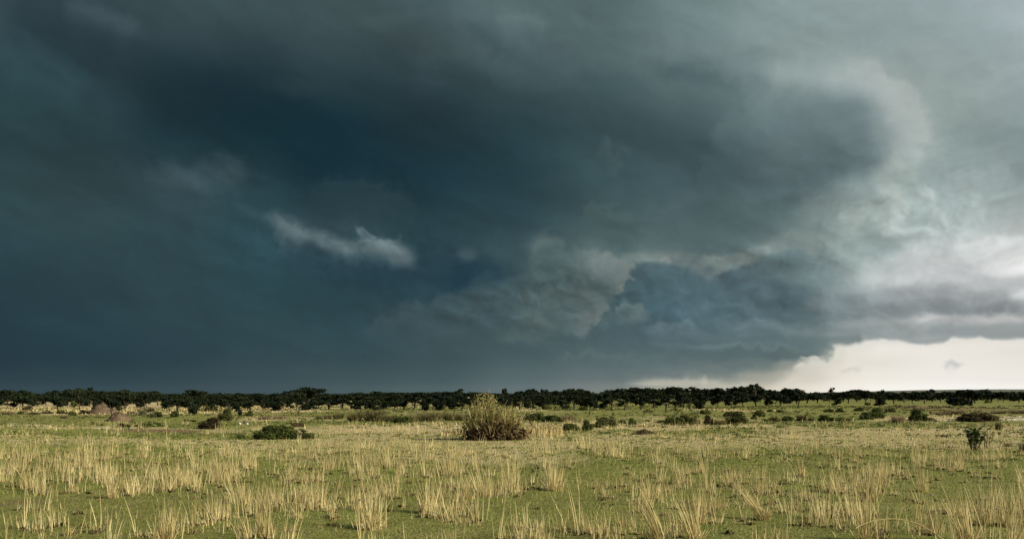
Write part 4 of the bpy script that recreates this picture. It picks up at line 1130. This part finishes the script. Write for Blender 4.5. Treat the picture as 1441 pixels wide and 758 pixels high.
# ------------------------------------------------------------------ grass
def scatter(n_, d1, d2, half=.72, r=rng):
    """random points in the field of view between two distances, even per square metre"""
    d = np.sqrt(r.uniform(d1 * d1, d2 * d2, n_)); x = r.uniform(-half, half, n_) * d
    return x, d
BASES = []
def thin(y): return np.clip(13.0 / y, 0, 1) ** 1.15      # the sward opens out away from the track
def tuft_field(name, n_t, d1, d2, nb, hm, wd, segs, mname, label, thresh, seed, leanb=0.0, spread=.075):
    r = np.random.default_rng(seed)
    x, y = scatter(n_t, d1, d2, .74, r)
    dens = .5 + (fbm(x / 1.1, y / 1.1, 51) - .5) * .7 + (fbm(x / 4, y / 4, 53) - .5) * .35 + (fbm(x / 12, y / 12, 52) - .5) * .2
    keep = (dens + r.normal(0, .05, n_t) > thresh) & (r.random(n_t) < thin(y))
    x, y, dens = x[keep], y[keep], dens[keep]; k = len(x)
    cnt = np.clip(r.gamma(2.2, nb / 2.2, k), 3, nb * 3.5).astype(int)
    th = hm * np.clip(r.gamma(6, 1 / 6, k), .3, 2.1) * (.7 + .8 * np.clip((dens - .4) * 3, 0, 1))
    tl = r.normal(leanb, .16, k); 
    I = np.repeat(np.arange(k), cnt); m = len(I)
    a = r.uniform(0, 2 * PI, m); rr = np.abs(r.normal(0, spread, m)) * (1 + .02 * cnt[I])
    bx = x[I] + np.cos(a) * rr; by = y[I] + np.sin(a) * rr * .8
    b = np.stack([bx, by, ground_z(bx, by) - .01], -1)
    h = th[I] * (.18 + .9 * r.random(m) ** 1.5) * np.where(r.random(m) < .06, 1.35, 1)
    ox = np.cos(a) * r.gamma(1.6, .10, m) + tl[I] * .8; oy = np.sin(a) * r.gamma(1.6, .10, m)
    ln = np.clip(np.hypot(ox, oy), 0, .95); la = np.arctan2(oy, ox)
    V, T = blades(b, h, wd * r.uniform(.55, 1.35, m), ln, la, segs, 1.35, r)
    BASES.append((x, y, np.minimum(cnt, 30)))
    return tag(link(name, mesh_np(name, V, T, MT[mname])), label, 'grass', kind='stuff'), x, y
o, TX, TY = tuft_field('dry_grass', 3200, 10.2, 27, 27, .36, .0095, 3, 'straw', 'pale dry straw grass standing in tufts over the near plain', .505, 1)
tuft_field('coarse_dry_grass', 330, 10.2, 20, 34, .42, .0105, 4, 'straw', 'coarse pale straw tufts in the nearest strip of the plain', .47, 9, -.06)
tuft_field('half_green_grass', 800, 10.2, 30, 14, .22, .009, 3, 'strawgreen', 'yellow-green grass standing among the near straw tufts', .44, 2)
tuft_field('middle_dry_grass', 8200, 24, 58, 12, .29, .016, 2, 'straw', 'pale straw grass in the middle distance before the shrubs', .50, 3, 0, .13)
tuft_field('loose_stalks', 1300, 10.2, 34, 3, .42, .011, 3, 'straw', 'single dry stalks scattered between the tufts', .30, 4, 0, .25)
# shade under the tufts, put in as dark brown thatch leaves
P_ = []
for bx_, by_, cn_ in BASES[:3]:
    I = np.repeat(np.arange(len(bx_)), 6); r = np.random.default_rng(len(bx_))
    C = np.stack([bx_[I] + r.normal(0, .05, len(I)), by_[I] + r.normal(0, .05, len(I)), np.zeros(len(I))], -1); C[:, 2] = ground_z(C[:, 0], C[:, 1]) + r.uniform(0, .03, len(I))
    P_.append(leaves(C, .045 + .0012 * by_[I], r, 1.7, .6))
tag(link('tuft_shade', mesh_np('tuft_shade', *join(P_), MT['brown'])), 'dark thatch leaves standing in for shade at the feet of the straw tufts', 'tuft shade', kind='stuff')
# far straw: grows where the ground cover is dry
r = np.random.default_rng(15)
x, y = scatter(60000, 32, 130, .74, r); dr_, so_, sa_ = cover(x, y)
kp = (r.random(len(x)) < sstep(36, 62, y)) & (r.random(len(x)) < dr_ * 1.0 - .42 + (fbm(x / 2.5, y / 2.5, 88) - .5) * 1.1) & (sa_ < .3); x, y = x[kp], y[kp]
b = np.stack([x, y, ground_z(x, y) - .01], -1)
V, T = blades(b, r.uniform(.08, .30, len(x)), .0011 * y * r.uniform(.6, 1.2, len(x)), r.uniform(0, .5, len(x)), r.uniform(0, 2 * PI, len(x)), 2, 1.4, r)
tag(link('far_dry_grass', mesh_np('far_dry_grass', V, T, MT['straw'])), 'short straw-coloured grass in bands across the far plain', 'grass', kind='stuff')
# short turf
x, y = scatter(230000, 10.0, 50, .74, r); dr_, so_, sa_ = cover(x, y)
kp = (r.random(len(x)) > so_ * 1.1) & (r.random(len(x)) > sstep(20, 50, y) * .95); x, y = x[kp], y[kp]
b = np.stack([x, y, ground_z(x, y) - .008], -1)
V, T = blades(b, r.uniform(.015, .075, len(x)) * (.5 + 1.1 * fbm(x / 1.1, y / 1.1, 61)), .0007 * y * r.uniform(.7, 1.5, len(x)), r.uniform(.1, 1, len(x)), r.uniform(0, 2 * PI, len(x)), 2, 1.5, r)
tag(link('short_turf', mesh_np('short_turf', V, T, MT['turf'])), 'short green turf between the straw tufts', 'grass', kind='stuff')

# fallen straw lying between the tufts
x, y = scatter(16000, 10.0, 26, .74, r); kp = fbm(x / 1.6, y / 1.6, 93) > .47; x, y = x[kp], y[kp]; k = len(x)
b = np.stack([x, y, ground_z(x, y) + .004], -1)
a = r.uniform(0, 2 * PI, k); ln_ = r.uniform(.05, .22, k); w_ = r.uniform(.004, .009, k)
dx, dy = np.cos(a), np.sin(a)
e1 = b + np.stack([dx * ln_, dy * ln_, r.uniform(.0, .05, k)], -1)
sd_ = np.stack([-dy * w_, dx * w_, w_ * .4], -1)
V = np.stack([b - sd_ * .5, b + sd_ * .5, e1 + sd_ * .3, e1 - sd_ * .3], 1).reshape(-1, 3)
T = (np.arange(k)[:, None, None] * 4 + np.array([[0, 1, 2], [0, 2, 3]])[None]).reshape(-1, 3)
tag(link('fallen_straw', mesh_np('fallen_straw', V, T, MT['dry'])), 'broken straw lying flat between the near tufts', 'dry straw', kind='stuff')
# low dark herbs: many small leafy clumps
def herbs(name, n_, d1_, d2_, th_, hpx, m_, label, seed):
    r = np.random.default_rng(seed); x, y = scatter(n_, d1_, d2_, .74, r)
    kp = fbm(x / 7, y / 4, seed) + r.normal(0, .05, n_) > th_; x, y = x[kp], y[kp]; P_ = []
    s = y / F; k = 10
    rad_ = (s * hpx * r.uniform(.5, 1.8, len(x)))
    C = np.stack([np.repeat(x, k) + r.normal(0, 1, len(x) * k) * np.repeat(rad_, k) * 1.3, np.repeat(y, k) + r.normal(0, 1, len(x) * k) * np.repeat(rad_, k), np.zeros(len(x) * k)], -1)
    C[:, 2] = ground_z(C[:, 0], C[:, 1]) + np.abs(r.normal(0, .5, len(C))) * np.repeat(rad_, k)
    V, T = leaves(C, np.repeat(s, k) * 1.7, r, 1.6)
    tag(link(name, mesh_np(name, V, T, MT[m_])), label, 'herbs', kind='stuff')
herbs('low_herbs', 3800, 52, 125, .50, 1.5, 'olive', 'low olive herbs scattered over the shrub-dotted plain', 301)
herbs('dark_herbs', 1700, 55, 125, .54, 1.3, 'brown', 'low dark brown herbs scattered over the shrub-dotted plain', 302)
herbs('near_herbs', 5200, 10.5, 58, .47, 1.7, 'dark', 'small dark leafy herbs in the near turf', 303)
# single tufts one can point to
HT = [ # base px, height px, blades, lean, spread px, label
 (522,744,66,110,-.02,26,'broad dense straw tuft at the bottom, left of centre'),
 (602,722,66,70,-.06,16,'upright straw tuft right of the broad bottom one'),
 (1074,727,72,60,-.62,14,'straw tuft leaning strongly left, bottom right of centre'),
 (928,762,84,55,-.45,16,'bottom straw tuft leaning left, below the green gap right of centre'),
 (978,764,78,55,-.30,20,'bottom straw tuft with long crossing stalks, right of the leaning one'),
 (984,735,66,34,.02,12,'narrow straw tuft with two tall stalks behind the bottom ones'),
 (1222,706,60,70,.0,17,'fan-shaped straw tuft at right, short of the sapling'),
 (1218,760,66,36,-.08,10,'narrow straw tuft at the bottom right by the arching stem'),
 (1362,764,92,70,-.28,24,'tall straw tuft at the bottom right, right of the arching stem'),
 (778,688,48,90,.0,22,'rounded straw tuft below the big cane bush, right of it'),
 (655,700,40,50,.05,18,'low straw tuft straight below the big cane bush'),
 (372,756,56,60,.0,22,'straw tuft at the bottom between the left corner and the broad tuft'),
 (232,764,70,60,.05,20,'straw tuft at the bottom left with splayed stalks'),
 (1128,668,36,36,-.1,12,'small straw tuft in the green gap at right, first one left of centre gap'),
 (1298,690,44,40,-.05,12,'medium straw tuft at right between the fan tuft and the sapling'),
 (158,702,42,40,.0,13,'small upright straw tuft in the left foreground turf'),
]
HS = {}
for i, (hx, hy, hh, nb, ln0, sp_, lab) in enumerate(HT):
    r = np.random.default_rng(900 + i)
    x1, d1 = at(hx, min(hy, 790)); s = d1 / F
    o = tag(empty('grass_tuft', (x1, d1, float(ground_z(x1, d1)) - .01)), lab, 'grass tuft')
    nb = int(nb * 1.5); a = r.uniform(0, 2 * PI, nb); rr = sp_ * .6 * s * np.abs(r.normal(0, .6, nb))
    b = np.stack([np.cos(a) * rr, np.sin(a) * rr * .7, np.zeros(nb)], -1)
    ox = np.cos(a) * r.gamma(1.7, .085, nb) + ln0 + r.normal(0, .07, nb); oy = np.sin(a) * r.gamma(1.7, .09, nb)
    V, T = blades(b, hh * s * (.22 + .86 * r.random(nb) ** 1.5), .0115 * r.uniform(.6, 1.5, nb), np.clip(np.hypot(ox, oy), 0, .95), np.arctan2(oy, ox), 4, 1.15, r)
    link('blades', mesh_np('tuft_blades', V, T, MT['straw']), o)['kind'] = 'stuff'
    nb2 = nb
    a = r.uniform(0, 2 * PI, nb2); rr = sp_ * .6 * s * np.sqrt(r.random(nb2))
    b = np.stack([np.cos(a) * rr, np.sin(a) * rr * .7, np.zeros(nb2)], -1)
    V, T = blades(b, hh * s * r.uniform(.1, .35, nb2), .014 * r.uniform(.6, 1.5, nb2), r.uniform(.2, .9, nb2), a, 3, 1.3, r)
    link('thatch', mesh_np('tuft_thatch', V, T, MT['straw']), o)['kind'] = 'stuff'
def stalk(pts, label, r0=.007, name='bent_stalk'):
    x1, d1 = at(pts[0][0], pts[0][1]); s = d1 / F
    P3 = [((px_ - 720.5) * s, q, H - (py_ - HZ) * s) for (px_, py_, q) in pts]
    base = np.array([x1, d1, 0]); P3 = [np.array([p[0] - x1, q_, p[2]]) for p, q_ in zip(P3, [t[2] for t in pts])]
    P3 = np.array(P3); tt = np.linspace(0, len(P3) - 1, 16)
    Pp = np.stack([np.interp(tt, range(len(P3)), P3[:, k]) for k in range(3)], -1)
    Pp[1:-1] = (Pp[:-2] + Pp[1:-1] * 2 + Pp[2:]) / 4
    o = link(name, mesh_np(name, *tube(Pp, r0, r0 * .5, 5), MT['straw'], True)); o.location = (x1, d1, 0)
    return tag(o, label, 'stalk')
stalk([(508,762,0),(505,740,.02),(504,718,.03),(504,708,.03),(507,702,.02),(512,700,0)], 'pale stalk with a hooked tip before the broad bottom tuft', .010)
stalk([(1346,772,0),(1325,755,.05),(1305,741,.1),(1285,734,.15),(1262,731,.15),(1235,733,.1),(1215,738,.05),(1204,743,0)], 'long dry stem arching over the turf at the bottom right', .009, 'arching_stem')
stalk([(1262,682,0),(1240,668,.05),(1222,656,.1),(1203,647,.1),(1192,643,.1)], 'thin stem slanting up left behind the fan-shaped tuft', .008)
stalk([(1330,655,0),(1345,660,.03),(1358,664,.03),(1372,682,.0)], 'dry stem drooping right in the turf below the sapling', .008)
stalk([(868,672,0),(880,660,0),(895,668,.03),(912,682,0)], 'thin dry stem bent over the green gap right of centre', .007)
